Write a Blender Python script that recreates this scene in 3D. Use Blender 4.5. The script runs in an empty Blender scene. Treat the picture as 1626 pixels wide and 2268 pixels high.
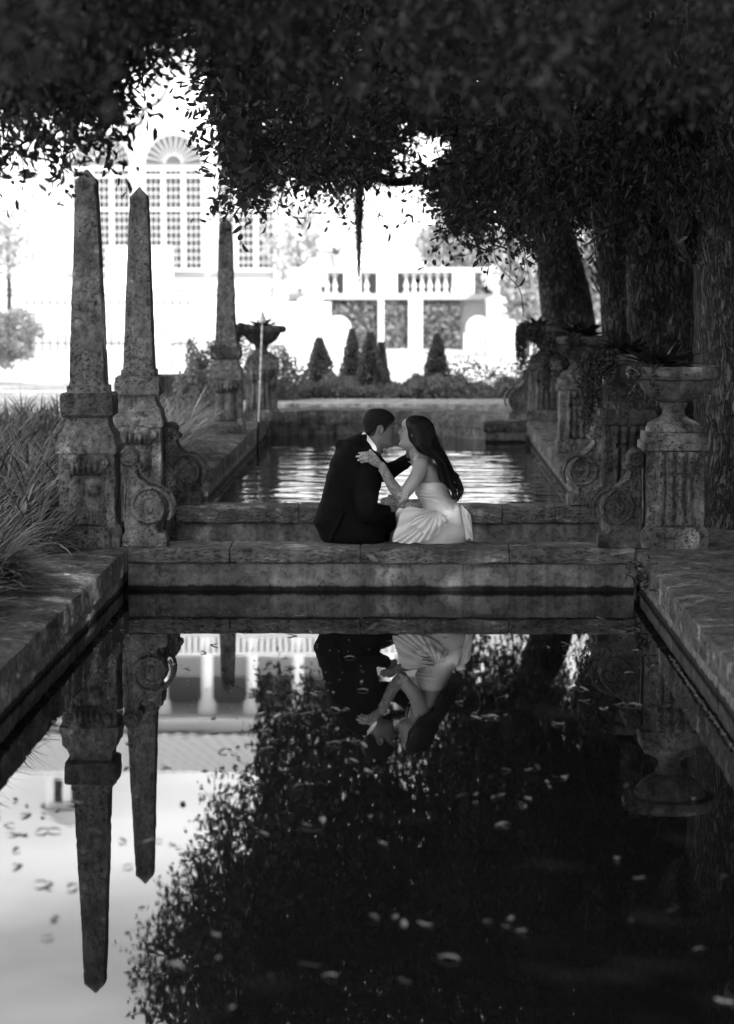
import bpy, bmesh, math, random
import numpy as np
from mathutils import Vector, Matrix, noise
random.seed(7); RNG = np.random.default_rng(11)
S = bpy.context.scene
COL = S.collection

# ------------------------------------------------------------------ camera
F = 5355.0                                  # focal length in units of the 1626x2268 study size
CAMZ = 1.74
PITCH = math.atan(509.0 / F)
YAW = math.atan(97.0 / F * math.cos(PITCH))
cd = bpy.data.cameras.new('camera'); cam = bpy.data.objects.new('camera', cd); COL.objects.link(cam)
cam.location = (0, 0, CAMZ); cam.rotation_euler = (math.pi / 2 - PITCH, 0, YAW)
cd.sensor_fit = 'VERTICAL'; cd.sensor_height = 36.0; cd.lens = F / 2268.0 * 36.0
cd.clip_end = 3000; cd.clip_start = 0.1
cd.dof.use_dof = True; cd.dof.focus_distance = 13.85; cd.dof.aperture_fstop = 2.8
S.camera = cam

# ------------------------------------------------------------------ world and sun
SUN_EL = math.radians(42); SUN_AZ = math.radians(148)      # clockwise from +Y: behind the camera, to the right
w = bpy.data.worlds.new('World'); S.world = w; w.use_nodes = True
nt = w.node_tree; nt.nodes.clear()
out = nt.nodes.new('ShaderNodeOutputWorld'); bg = nt.nodes.new('ShaderNodeBackground')
sky = nt.nodes.new('ShaderNodeTexSky'); sky.sky_type = 'NISHITA'; sky.sun_disc = False
sky.sun_elevation = SUN_EL; sky.sun_rotation = SUN_AZ
bw = nt.nodes.new('ShaderNodeRGBToBW')
nt.links.new(sky.outputs[0], bw.inputs[0])
# thin white cloud over the sky (black and white photograph: luminance only)
tcw = nt.nodes.new('ShaderNodeTexCoord'); mp = nt.nodes.new('ShaderNodeMapping'); mp.inputs['Scale'].default_value = (3, 3, 11)
nz = nt.nodes.new('ShaderNodeTexNoise'); nz.inputs['Scale'].default_value = 1.7; nz.inputs['Detail'].default_value = 5
rmp = nt.nodes.new('ShaderNodeValToRGB')
rmp.color_ramp.elements[0].position = .35; rmp.color_ramp.elements[0].color = (1.1, 1.1, 1.1, 1)
rmp.color_ramp.elements[1].position = .75; rmp.color_ramp.elements[1].color = (2.3, 2.3, 2.3, 1)
mul = nt.nodes.new('ShaderNodeMath'); mul.operation = 'MULTIPLY'
nt.links.new(tcw.outputs['Generated'], mp.inputs[0]); nt.links.new(mp.outputs[0], nz.inputs[0]); nt.links.new(nz.outputs[0], rmp.inputs[0])
nt.links.new(bw.outputs[0], mul.inputs[0]); nt.links.new(rmp.outputs[0], mul.inputs[1])
nt.links.new(mul.outputs[0], bg.inputs[0]); bg.inputs[1].default_value = 0.15
nt.links.new(bg.outputs[0], out.inputs[0])
sd = bpy.data.lights.new('sun', 'SUN'); sd.energy = 2.0; sd.angle = math.radians(.5); sd.color = (1, 1, 1)
so = bpy.data.objects.new('sun', sd); COL.objects.link(so)
sdir = Vector((math.sin(SUN_AZ) * math.cos(SUN_EL), math.cos(SUN_AZ) * math.cos(SUN_EL), math.sin(SUN_EL)))
so.rotation_euler = sdir.to_track_quat('Z', 'Y').to_euler(); so.location = (0, 0, 30)
S.view_settings.view_transform = 'Standard'; S.view_settings.look = 'None'
S.view_settings.exposure = 1.75; S.view_settings.gamma = 1
S.render.engine = 'CYCLES'
S.cycles.use_denoising = True; S.cycles.max_bounces = 6; S.cycles.diffuse_bounces = 3
S.cycles.glossy_bounces = 3; S.cycles.transmission_bounces = 3; S.cycles.sample_clamp_indirect = 6

# ------------------------------------------------------------------ pixel study helpers
_F = Vector((-math.sin(YAW) * math.cos(PITCH), math.cos(YAW) * math.cos(PITCH), -math.sin(PITCH)))
_R = Vector((math.cos(YAW), math.sin(YAW), 0)); _U = _R.cross(_F)
def ray(px, py): return _F + _R * ((px - 813) / F) + _U * ((1134 - py) / F)
def at(px, py, D):
    d = ray(px, py); return Vector((0, 0, CAMZ)) + d * (D / d.y)
def atz(px, py, z):
    d = ray(px, py); return Vector((0, 0, CAMZ)) + d * ((z - CAMZ) / d.z)
def zp(zx, zy, D): return at(635.2 + zx * .27344, 857.5 + zy * .27344, D)   # study crop of the couple
def arr(px, py, D):                                                         # vectorised at()
    fx = (px - 813) / F; fy = (1134 - py) / F
    d = np.stack([_F[i] + _R[i] * fx + _U[i] * fy for i in range(3)], -1)
    p = d * (D / d[:, 1])[:, None]; p[:, 2] += CAMZ
    return p

# ------------------------------------------------------------------ scene helpers
def tag(o, label=None, cat=None, group=None, kind=None):
    if label: o['label'] = label
    if cat: o['category'] = cat
    if group: o['group'] = group
    if kind: o['kind'] = kind
    return o
def empty(name, loc, label, cat, group=None, rz=0):
    o = bpy.data.objects.new(name, None); COL.objects.link(o); o.location = loc; o.rotation_euler = (0, 0, rz)
    o.empty_display_size = .1
    return tag(o, label, cat, group)
def link(name, me, m, parent=None, smooth=False, keep=False):
    o = bpy.data.objects.new(name, me); COL.objects.link(o)
    if m and not me.materials: me.materials.append(m)
    if smooth: me.shade_smooth(); me.set_sharp_from_angle(angle=math.radians(38))
    if parent:
        o.parent = parent
        if keep:                       # mesh was given in world space
            M = Matrix.Translation(parent.location) @ parent.rotation_euler.to_matrix().to_4x4()
            me.transform(M.inverted())
    return o
def mesh_from(verts, faces, name='m'):
    me = bpy.data.meshes.new(name); me.from_pydata([tuple(v) for v in verts], [], faces); me.update(); return me
def np_mesh(V, nper, name='m'):
    """V: (N, nper, 3) independent polygons"""
    N = V.shape[0]; me = bpy.data.meshes.new(name)
    me.vertices.add(N * nper); me.vertices.foreach_set('co', V.astype(np.float32).ravel())
    me.loops.add(N * nper); me.loops.foreach_set('vertex_index', np.arange(N * nper, dtype=np.int32))
    me.polygons.add(N); me.polygons.foreach_set('loop_start', np.arange(0, N * nper, nper, dtype=np.int32))
    me.update(calc_edges=True); return me
class MB:
    def __init__(s): s.v = []; s.f = []
    def add(s, V, Fc):
        b = len(s.v); s.v += [tuple(v) for v in V]; s.f += [tuple(b + i for i in f) for f in Fc]; return s
    def box(s, x0, x1, y0, y1, z0, z1):
        V = [(x, y, z) for x in (x0, x1) for y in (y0, y1) for z in (z0, z1)]
        return s.add(V, [(0, 1, 3, 2), (4, 6, 7, 5), (0, 4, 5, 1), (2, 3, 7, 6), (0, 2, 6, 4), (1, 5, 7, 3)])
    def grid(s, rows, close=False, caps=False):
        n = len(rows[0]); V = [p for r in rows for p in r]; Fc = []
        for i in range(len(rows) - 1):
            for j in range(n if close else n - 1):
                k = (j + 1) % n
                Fc.append((i * n + j, i * n + k, (i + 1) * n + k, (i + 1) * n + j))
        if caps:
            Fc.append(tuple(range(n))[::-1]); Fc.append(tuple((len(rows) - 1) * n + j for j in range(n)))
        return s.add(V, Fc)
    def tube(s, pts, rad, n=8, flat=None):
        pts = [Vector(p) for p in pts]; rows = []
        if not hasattr(rad, '__len__'): rad = [rad] * len(pts)
        up = Vector((.13, .21, .97))
        prev = None
        for i, p in enumerate(pts):
            t = (pts[min(i + 1, len(pts) - 1)] - pts[max(i - 1, 0)]).normalized()
            if prev is None: a = t.cross(up).normalized()
            else: a = (prev - t * prev.dot(t)).normalized()
            prev = a; b = t.cross(a)
            r = rad[i]
            ra, rb = (r if hasattr(r, '__len__') else (r, r))
            rows.append([p + a * (ra * math.cos(q)) + b * (rb * math.sin(q)) for q in [2 * math.pi * k / n for k in range(n)]])
        return s.grid(rows, True, True)
    def lathe(s, prof, cx=0, cy=0, n=24, rfun=None):
        rows = []
        for r, z in prof:
            rows.append([(cx + (r if not rfun else rfun(r, z, q)) * math.cos(q), cy + (r if not rfun else rfun(r, z, q)) * math.sin(q), z) for q in [2 * math.pi * k / n for k in range(n)]])
        return s.grid(rows, True, True)
    def mesh(s, name='m'):
        me = mesh_from(s.v, s.f, name)
        bm = bmesh.new(); bm.from_mesh(me); bmesh.ops.recalc_face_normals(bm, faces=bm.faces); bm.to_mesh(me); bm.free(); return me
    def build(s, name, m, parent=None, smooth=False, keep=False): return link(name, s.mesh(name), m, parent, smooth, keep)

def lerp(a, b, t): return a + (b - a) * t
def smooth_pts(pts, n):
    """Catmull-Rom resample of a list of tuples"""
    P = [np.array(p, float) for p in pts]; P = [2 * P[0] - P[1]] + P + [2 * P[-1] - P[-2]]
    outp = []; m = len(P) - 3
    for k in range(n):
        t = k / (n - 1) * m; i = min(int(t), m - 1); u = t - i
        a, b, c, d = P[i:i + 4]
        outp.append(.5 * ((2 * b) + (-a + c) * u + (2 * a - 5 * b + 4 * c - d) * u * u + (-a + 3 * b - 3 * c + d) * u ** 3))
    return outp

# rough stone: square-section lathe and bars, surface displaced in real geometry
def sq_ring(hw, hd, z, m, cx, cy, rnd=.006):
    P = []
    rnd = min(rnd, hw * .5, hd * .5)
    def side(ax, ay, bx, by):
        for i in range(m): P.append((lerp(ax, bx, i / m), lerp(ay, by, i / m)))
    c = [(-hw, -hd), (hw, -hd), (hw, hd), (-hw, hd)]
    for i in range(4): side(*c[i], *c[(i + 1) % 4])
    o = []
    for x, y in P:
        qx = max(abs(x) - (hw - rnd), 0); qy = max(abs(y) - (hd - rnd), 0)
        if qx > 0 and qy > 0:
            L = math.hypot(qx, qy); x = math.copysign(hw - rnd + qx / L * rnd, x) if L > rnd else x; y = math.copysign(hd - rnd + qy / L * rnd, y) if L > rnd else y
        o.append((cx + x, cy + y, z))
    return o
def erode(p, amp, seed=0.0, sc=1.0):
    q = Vector((p[0] * 7 * sc + seed, p[1] * 7 * sc + seed * .7, p[2] * 7 * sc))
    amp *= 1.15
    a = noise.fractal(q, 1.0, 2.0, 4) * .5
    b = noise.noise(q * 4.1)
    pit = max(0, b - .28) * 2.2 + max(0, noise.noise(q * 8.3) - .3) * 1.2
    return amp * (a - pit)
def sq_lathe(prof, cx=0, cy=0, m=8, dz=.025, amp=.006, seed=0, jag=None):
    """prof: list of (hw, hd, z[, amp]) bottom to top"""
    mb = MB(); rows = []
    full = []
    for i in range(len(prof) - 1):
        a, b = prof[i], prof[i + 1]
        n = max(1, int(math.ceil(abs(b[2] - a[2]) / dz)))
        ks = list(range(n))
        if abs(b[2] - a[2]) > .012: ks = sorted(set([0, n * .06 if n * .06 < .5 else .4] + ks[1:] + [n - min(.4, n * .06)]))
        for k in ks: full.append([lerp(a[j], b[j], k / n) for j in range(3)] + [a[3] if len(a) > 3 else amp])
    full.append(list(prof[-1][:3]) + [prof[-1][3] if len(prof[-1]) > 3 else amp])
    for hw, hd, z, am in full:
        r = sq_ring(hw, hd, z, m, 0, 0, .012)
        o = []
        for x, y, zz in r:
            L = math.hypot(x, y) + 1e-6; e = erode((x, y, zz), am, seed)
            nx = x / max(hw, 1e-4); ny = y / max(hd, 1e-4)
            if abs(nx) > abs(ny): dx, dy = math.copysign(1, x), (ny if abs(ny) > .9 else 0)
            else: dx, dy = (nx if abs(nx) > .9 else 0), math.copysign(1, y)
            o.append((cx + x + dx * e, cy + y + dy * e, zz))
        rows.append(o)
    mb.grid(rows, True, True); return mb
def bar(x0, x1, y0, y1, z0, z1, axis='y', step=.05, amp=.007, seed=0, joints=(), mm=4, mb=None, wob=0.0):
    """long rough stone bar with real joints along its axis"""
    mb = mb or MB(); rows = []
    a0, a1 = (y0, y1) if axis == 'y' else (x0, x1)
    n = max(2, int((a1 - a0) / step)); ts = [lerp(a0, a1, i / n) for i in range(n + 1)]
    for j in joints: ts += [j - .008, j, j + .008]
    ts = sorted(ts)
    c0, c1 = (x0, x1) if axis == 'y' else (y0, y1)
    hw, hh = (c1 - c0) / 2, (z1 - z0) / 2; cc, cz = (c0 + c1) / 2, (z0 + z1) / 2
    for t in ts:
        g = max([max(0, 1 - abs(t - j) / .007) for j in joints] + [0]) * .012
        ring = sq_ring(hw - g, hh - g, 0, mm, 0, 0, .008); o = []
        for u, v, _ in ring:
            nu, nv = u / hw, v / hh
            P = (cc + u, t, cz + v) if axis == 'y' else (t, cc + u, cz + v)
            e = erode(P, amp, seed)
            du = math.copysign(1, u) if abs(nu) > .93 else 0; dv = math.copysign(1, v) if abs(nv) > .9 else 0
            corner = 1.8 if du and dv else 1
            if corner > 1: e = min(e, 0) * 1.8 - amp * .35
            ww = wob * noise.noise(Vector((t * .8, seed, 0)))
            uu = cc + u + du * e + ww; vv = cz + v + dv * e * .7
            o.append((uu, t, vv) if axis == 'y' else (t, uu, vv))
        rows.append(o)
    return mb.grid(rows, True, True)

# ------------------------------------------------------------------ materials
def mat(name, base=.2, rough=.8, **k):
    m = bpy.data.materials.new(name); m.use_nodes = True; b = m.node_tree.nodes['Principled BSDF']
    b.inputs['Base Color'].default_value = (base, base, base, 1); b.inputs['Roughness'].default_value = rough
    for kk, v in k.items(): b.inputs[kk.replace('_', ' ')].default_value = v
    return m
def N(m, t, **k):
    n = m.node_tree.nodes.new(t)
    for a, v in k.items(): setattr(n, a, v)
    return n
def L(m, a, b): m.node_tree.links.new(a, b)
def ramp(m, src, stops):
    r = N(m, 'ShaderNodeValToRGB'); cr = r.color_ramp
    while len(cr.elements) < len(stops): cr.elements.new(.5)
    for e, (p, c) in zip(cr.elements, stops): e.position = p; e.color = (c, c, c, 1)
    L(m, src, r.inputs[0]); return r.outputs[0]
def noise_n(m, vec, scale, detail=4, rough=.6, dist=0):
    n = N(m, 'ShaderNodeTexNoise'); n.inputs['Scale'].default_value = scale; n.inputs['Detail'].default_value = detail
    n.inputs['Roughness'].default_value = rough; n.inputs['Distortion'].default_value = dist; L(m, vec, n.inputs['Vector']); return n.outputs[0]
def mixm(m, kind, a, b, fac=1.0):
    x = N(m, 'ShaderNodeMix', data_type='RGBA', blend_type=kind)
    x.inputs[0].default_value = fac if not hasattr(fac, 'links') else 1
    if hasattr(fac, 'links'): L(m, fac, x.inputs[0])
    L(m, a, x.inputs[6])
    if hasattr(b, 'links'): L(m, b, x.inputs[7])
    else: x.inputs[7].default_value = (b, b, b, 1)
    return x.outputs[2]
def pos(m, scale=(1, 1, 1)):
    g = N(m, 'ShaderNodeNewGeometry'); mp = N(m, 'ShaderNodeMapping'); mp.inputs['Scale'].default_value = scale
    L(m, g.outputs['Position'], mp.inputs[0]); return mp.outputs[0]
def stone(name, lo=.04, mid=.13, hi=.3, scale=1.0, stretch=(1, 1, 1), bump=1.0, pit=True, light=.62, water=False):
    m = mat(name, mid, .92); b = m.node_tree.nodes['Principled BSDF']; b.inputs['Specular IOR Level'].default_value = .2
    P = pos(m, stretch)
    big = noise_n(m, P, 5 * scale, 6, .65, .6)
    fine = noise_n(m, P, 30 * scale, 7, .72, .5)
    streak = ramp(m, noise_n(m, pos(m, (6.5, 6.5, .9)), 2.2, 5, .6), [(.32, .55), (.5, 1.0), (.68, 1.3)])
    c = ramp(m, big, [(.32, lo * 1.3), (.42, mid * .8), (.5, mid * 1.05), (light - .03, mid * 1.25), (light + .02, hi)])
    f = ramp(m, fine, [(.32, .3), (.5, 1.0), (.62, 1.25), (.75, 1.9)])
    c = mixm(m, 'MULTIPLY', c, f); c = mixm(m, 'MULTIPLY', c, streak, .8)
    g_ = N(m, 'ShaderNodeNewGeometry'); sx = N(m, 'ShaderNodeSeparateXYZ'); L(m, g_.outputs['Position'], sx.inputs[0])
    ad = N(m, 'ShaderNodeMath', operation='MULTIPLY_ADD'); L(m, noise_n(m, pos(m, (1, 1, .3)), 9, 4), ad.inputs[0]); ad.inputs[1].default_value = -.04; L(m, sx.outputs[2], ad.inputs[2])
    if water: c = mixm(m, 'MULTIPLY', c, ramp(m, ad.outputs[0], [(0, .10), (.014, 1)]))   # algae line
    v = N(m, 'ShaderNodeTexVoronoi'); v.inputs['Scale'].default_value = 46 * scale; v.inputs['Randomness'].default_value = 1
    wv = mixm(m, 'ADD', P, noise_n(m, P, 20 * scale, 2), .06); L(m, wv, v.inputs['Vector'])
    holes = ramp(m, v.outputs['Distance'], [(.0, 0), (.26, .05), (.34, 1)])
    msk = ramp(m, noise_n(m, P, 3.4 * scale, 3, .6, .8), [(.44, 1), (.54, 0)])
    holes2 = mixm(m, 'LIGHTEN', holes, msk)
    if pit: c = mixm(m, 'MULTIPLY', c, holes2, .55)
    L(m, c, b.inputs['Base Color'])
    bp = N(m, 'ShaderNodeBump'); bp.inputs['Strength'].default_value = bump; bp.inputs['Distance'].default_value = .03 if pit else .012
    h = mixm(m, 'ADD', fine, holes2 if pit else fine, .8)
    L(m, h, bp.inputs['Height']); L(m, bp.outputs[0], b.inputs['Normal']); return m
M = {}
M['coral'] = stone('coral_stone', .04, .17, .36)
M['coral_dark'] = stone('mossy_coral_stone', .02, .085, .22)
M['coral_light'] = stone('pale_coral_stone', .06, .21, .42)
M['coping_top'] = stone('coping_stone', .04, .16, .38, stretch=(.55, 1, 1.6), light=.6)
M['coping_side'] = stone('side_coping_stone', .035, .15, .40, stretch=(.9, .9, 1), light=.6)
M['plaster'] = stone('aged_plaster', .08, .16, .24, scale=.7, bump=.3, pit=False, water=True)
M['plaster_dry'] = stone('dry_aged_plaster', .08, .16, .24, scale=.7, bump=.3, pit=False)
M['bowl'] = stone('weathered_bowl_stone', .05, .10, .16, scale=.8, bump=.35, pit=False)
M['plaster_light'] = stone('limewashed_plaster', .35, .6, .75, scale=.8, bump=.15, pit=False)
M['white'] = mat('white_stucco', .62, .9)
M['cream'] = mat('pale_stone', .38, .9)
M['tile'] = mat('roof_tile', .32, .8)
M['glass'] = mat('window_glass', .02, .6, Specular_IOR_Level=.1)
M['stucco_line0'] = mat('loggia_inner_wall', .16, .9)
M['fan'] = mat('fan_light_glass', .07, .6)
M['frame'] = mat('painted_frame', .5, .8)
M['glass_light'] = mat('shaded_loggia_glass', .55, .5)
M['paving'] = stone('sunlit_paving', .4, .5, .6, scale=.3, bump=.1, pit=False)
M['iron'] = mat('painted_iron', .12, .6)
M['soil'] = stone('leaf_litter_soil', .02, .05, .10, scale=2, bump=1, pit=False)
M['dark'] = mat('dark_recess', .02, .9)  # near-black for the pipe, the hedge core and painted shade behind the balusters

def leafmat(name, c, trans=.25, var=.4, rough=.55):
    m = mat(name, c, rough); b = m.node_tree.nodes['Principled BSDF']; b.inputs['Specular IOR Level'].default_value = .18
    g = N(m, 'ShaderNodeNewGeometry'); r = ramp(m, g.outputs['Random Per Island'], [(0, c * (1 - var)), (.7, c), (1, c * (1 + .9 * var))])
    L(m, r, b.inputs['Base Color'])
    tr = N(m, 'ShaderNodeBsdfTranslucent'); L(m, r, tr.inputs[0]); mx = N(m, 'ShaderNodeMixShader'); mx.inputs[0].default_value = trans
    o = m.node_tree.nodes['Material Output']; L(m, b.outputs[0], mx.inputs[1]); L(m, tr.outputs[0], mx.inputs[2]); L(m, mx.outputs[0], o.inputs[0]); return m
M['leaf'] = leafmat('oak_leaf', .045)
M['leaf_near'] = leafmat('near_oak_leaf', .03, .12)
M['fern'] = leafmat('fern_leaf', .045)
M['grass'] = leafmat('lily_turf_leaf', .16, .3, .9)
M['grass_pale'] = leafmat('pale_lily_turf_leaf', .34, .35, .6, .6)
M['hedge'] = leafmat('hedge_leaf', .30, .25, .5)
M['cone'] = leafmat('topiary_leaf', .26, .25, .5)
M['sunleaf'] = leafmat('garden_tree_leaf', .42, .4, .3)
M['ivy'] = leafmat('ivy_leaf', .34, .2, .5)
M['brom'] = leafmat('bromeliad_leaf', .03, .1, .4, .35)
M['vine'] = leafmat('trailing_vine_leaf', .05, .2, .5)
M['moss'] = mat('spanish_moss', .07, .9)

def barkmat():
    m = mat('oak_bark', .06, .95); b = m.node_tree.nodes['Principled BSDF']; b.inputs['Specular IOR Level'].default_value = .15
    P = pos(m, (1, 1, .26)); nn_ = N(m, 'ShaderNodeTexNoise'); nn_.inputs['Scale'].default_value = 11; nn_.inputs['Detail'].default_value = 5; L(m, pos(m, (1, 1, .7)), nn_.inputs['Vector'])
    d = mixm(m, 'ADD', P, nn_.outputs['Color'], .07)
    rdg = noise_n(m, d, 30, 5, .62, .3); ab = N(m, 'ShaderNodeMath', operation='SUBTRACT'); L(m, rdg, ab.inputs[0]); ab.inputs[1].default_value = .5
    ab2 = N(m, 'ShaderNodeMath', operation='ABSOLUTE'); L(m, ab.outputs[0], ab2.inputs[0])
    crack = ramp(m, ab2.outputs[0], [(0, .12), (.035, .6), (.10, 1.25)])
    patch = ramp(m, noise_n(m, pos(m), 3.5, 5), [(.35, .03), (.5, .06), (.68, .11)])
    c = mixm(m, 'MULTIPLY', patch, crack); L(m, c, b.inputs['Base Color'])
    bp = N(m, 'ShaderNodeBump'); bp.inputs['Strength'].default_value = .9; bp.inputs['Distance'].default_value = .02
    L(m, crack, bp.inputs['Height']); L(m, bp.outputs[0], b.inputs['Normal']); return m
M['bark'] = barkmat()

def watermat(name, sx, sy, scale, strength, dist=.01, base=.009):
    m = mat(name, base, .0); b = m.node_tree.nodes['Principled BSDF']; b.inputs['IOR'].default_value = 1.34
    b.inputs['Roughness'].default_value = .015
    P = pos(m, (sx, sy, 1))
    a = noise_n(m, P, scale, 3, .5, .3)
    bp = N(m, 'ShaderNodeBump'); bp.inputs['Strength'].default_value = strength; bp.inputs['Distance'].default_value = dist
    L(m, a, bp.inputs['Height']); L(m, bp.outputs[0], b.inputs['Normal']); return m
M['water_near'] = watermat('still_pool_water', 1, 1.0, 2.2, .05, .004)
M['water_far'] = watermat('rippled_pool_water', .8, 1.5, 2.2, .6, .03)

# ================================================================== POOL AND GROUND
XL, XR, ZC = -1.60, 1.265, 0.25
def plane_obj(name, quads, m, kind='structure'):
    mb = MB()
    for q in quads: mb.add(q, [tuple(range(len(q)))])
    return tag(mb.build(name, m), kind=kind)
def rect(x0, x1, y0, y1, z): return [(x0, y0, z), (x1, y0, z), (x1, y1, z), (x0, y1, z)]
plane_obj('ground', [rect(-600, -2.3, -60, 25.5, .2), rect(2.2, 600, -60, 34, .2), rect(-2.3, 2.2, -60, 1, .2), rect(-2.3, 2.2, 29.4, 34, .2), rect(-3.3, -2.3, 25.5, 34, .2)], M['soil'])
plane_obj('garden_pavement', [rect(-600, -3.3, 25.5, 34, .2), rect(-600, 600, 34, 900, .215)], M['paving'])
plane_obj('near_water', [rect(XL - .1, XR + .1, .6, 13.62, 0)], M['water_near'])
plane_obj('far_water', [rect(XL - .8, XR + .8, 16.3, 28.2, 0)], M['water_far'])
plane_obj('basin_floor', [rect(XL - .1, XR + .1, 13.7, 16.35, -.19)], M['plaster_dry'])

def joints(a, b, s, j=.15):
    o = []; t = a + s * .6
    while t < b - .2: o.append(t + random.uniform(-j, j)); t += s
    return o
def ledge(name, label, x0, x1, y0, y1, z0, z1, wallm, seed, jt, wz=-.3, back=None):
    e = empty(name, ((x0 + x1) / 2, (y0 + y1) / 2, wz), label, 'stone ledge')
    bar(x0, x1, y0, y1, z0, z1, 'x', .022, .012, seed, jt, 7).build('coping', M['coping_top'], e, True, True)
    mb = MB().box(x0, x1, y0 + .035, y1 - .02, wz, z0 + .004); mb.build('wall', wallm, e, False, True)
    return e
ledge('stone_ledge', 'front stone ledge across the pool that the couple sit on', XL, XR, 13.56, 13.93, .15, ZC, M['plaster'], 3.1, [-1.02, -.28, .56])
ledge('stone_ledge', 'second stone ledge across the pool, behind the backs of the couple', XL + .02, XR + .02, 16.2, 16.42, .115, .245, M['plaster_dry'], 8.4, [-.75, .1, .62, .98])

def side(name, label, x0, x1, y0, y1, seed, inner, m=M['coping_side']):
    e = empty(name, ((x0 + x1) / 2, (y0 + y1) / 2, -.3), label, 'pool coping')
    bar(x0, x1, y0, y1, .10, ZC, 'y', .045, .016, seed, joints(y0, y1, 1.0), 12).build('coping', m, e, True, True)
    if inner == 'r': mb = bar(x0 + .04, x1 - .035, y0 + .01, y1 - .01, -.3, .104, 'y', .09, .006, seed + 3, [], 5)
    else: mb = bar(x0 + .035, x1 - .04, y0 + .01, y1 - .01, -.3, .104, 'y', .09, .006, seed + 3, [], 5)
    mb.build('wall', M['plaster'], e, True, True); return e
side('pool_coping', 'near left stone pool edge beside the lily turf, in front of the obelisks', -2.5, XL, .8, 16.45, 1.7, 'r')
side('pool_coping', 'near right stone pool edge running toward the camera from the urn', XR, 2.35, .8, 16.45, 5.2, 'l')
side('pool_coping', 'far left stone pool edge under the third obelisk', -2.4, XL, 19.4, 27.5, 9.7, 'r')
side('pool_coping', 'far right stone pool edge under the far urns', XR, 2.3, 19.4, 28.2, 12.9, 'l')
side('pool_coping', 'short left pool edge set back behind the second obelisk', -2.6, -1.72, 16.46, 19.39, 15.3, 'r')
side('pool_coping', 'short right pool edge set back behind the second urn', XR + .13, 2.5, 16.46, 19.39, 17.3, 'l')
e = empty('stone_ledge', (1.05, 26.4, -.3), 'short stone ledge jutting into the far pool under the farthest urn', 'stone ledge')
bar(.80, XR - .003, 26.28, 26.6, .11, .222, 'x', .03, .012, 4.4, [], 6).build('coping', M['coral_dark'], e, True, True)
MB().box(.82, XR - .01, 26.32, 26.58, -.3, .112).build('wall', M['plaster'], e, False, True)

# far curved end of the pool
def curved_wall():
    pts = [(-1.75, 27.25), (-1.5, 27.5), (-1.0, 27.72), (-.4, 27.75), (.1, 27.55), (.5, 27.2), (.8, 26.75), (.9, 26.5)]
    P = smooth_pts(pts, 90)
    e = empty('pool_end_wall', (-.4, 27.7, -.3), 'curved stone wall closing the far end of the pool', 'wall')
    for nm, prof, m, am in (('coping', [(-.02, .13), (-.03, .2), (-.02, .275), (.12, .285), (.42, .285)], M['coral_light'], .012), ('wall', [(0, -.3), (0, .0), (0, .132)], M['coral_light'], .004)):
        rows = []
        for i, p in enumerate(P):
            t = P[min(i + 1, 89)] - P[max(i - 1, 0)]; t /= np.linalg.norm(t); n = np.array([-t[1], t[0]])
            if n[1] < 0: n = -n
            n = n * .4 + np.array([0.15, 1.0]) * .6; n /= np.linalg.norm(n)
            rows.append([(p[0] + n[0] * o_, p[1] + n[1] * o_ + erode((p[0], p[1], z), am, 2), z + erode((p[0], p[1] + 4, z), am * .4, 5)) for o_, z in [(lerp(prof[k][0], prof[k + 1][0], u / 3), lerp(prof[k][1], prof[k + 1][1], u / 3)) for k in range(len(prof) - 1) for u in range(3)] + [prof[-1]]])
        MB().grid(rows).build(nm, m, e, True, True)
curved_wall()
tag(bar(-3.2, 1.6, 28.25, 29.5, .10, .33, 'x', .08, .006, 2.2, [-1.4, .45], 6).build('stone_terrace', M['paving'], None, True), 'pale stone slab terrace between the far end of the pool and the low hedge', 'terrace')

# ================================================================== OBELISKS, URNS, SCROLLS
def rib_panel(cx, y, z0, z1, hw, ribs, depth, seed, leafy=True):
    """carved front panel: fluted drapery under a rolled top"""
    mb = MB(); nx, nz = 34, 44; rows = []
    for j in range(nz + 1):
        v = j / nz; z = lerp(z0, z1, v); r = []
        wv = hw * (1 - .10 * math.sin(v * math.pi) + .03 * math.sin(v * 9))
        for i in range(nx + 1):
            u = i / nx * 2 - 1
            d = depth * (.45 + .55 * abs(math.sin((u * .5 + .5) * math.pi * ribs + .25 * math.sin(v * 3))))
            d *= (1 - abs(u) ** 6)
            d += depth * .9 * math.exp(-((v - .93) / .09) ** 2) * (1 - abs(u) ** 8)
            if leafy: d += depth * .9 * math.exp(-((u * 1.2) ** 2 + ((v - .80) / .07) ** 2)) * (1 + .4 * math.cos(u * 22))
            d -= depth * .7 * math.exp(-((v - .70) / .03) ** 2) * (1 if abs(u) < .8 else 0)
            d *= min(1, v * 14) if v < .07 else 1
            x = cx + u * wv
            d = max(d, -.002) + erode((x, y, z), .009, seed)
            r.append((x, y - d, z))
        rows.append(r)
    mb.grid(rows); b = len(mb.v)
    return mb
def roll(mb, cx, y, z, r, ln, n=14, axis='y'):
    prof = [(0.001, -ln / 2), (r * .35, -ln / 2 - .004), (r * .55, -ln / 2 + .006), (r * .8, -ln / 2), (r, -ln / 2 + .01), (r * .92, 0), (r, ln / 2 - .01), (r * .8, ln / 2), (.001, ln / 2)]
    rows = []
    for rr, a in prof:
        o = []
        for k in range(n):
            q = 2 * math.pi * k / n; u, v = rr * math.cos(q), rr * math.sin(q)
            e = erode((cx + u, y + a, z + v), .005, 3)
            o.append((cx + u * (1 + e * 8), y + a, z + v * (1 + e * 8)) if axis == 'y' else (cx + a, y + u * (1 + e * 8), z + v * (1 + e * 8)))
        rows.append(o)
    mb.grid(rows, True, True); return mb
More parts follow.
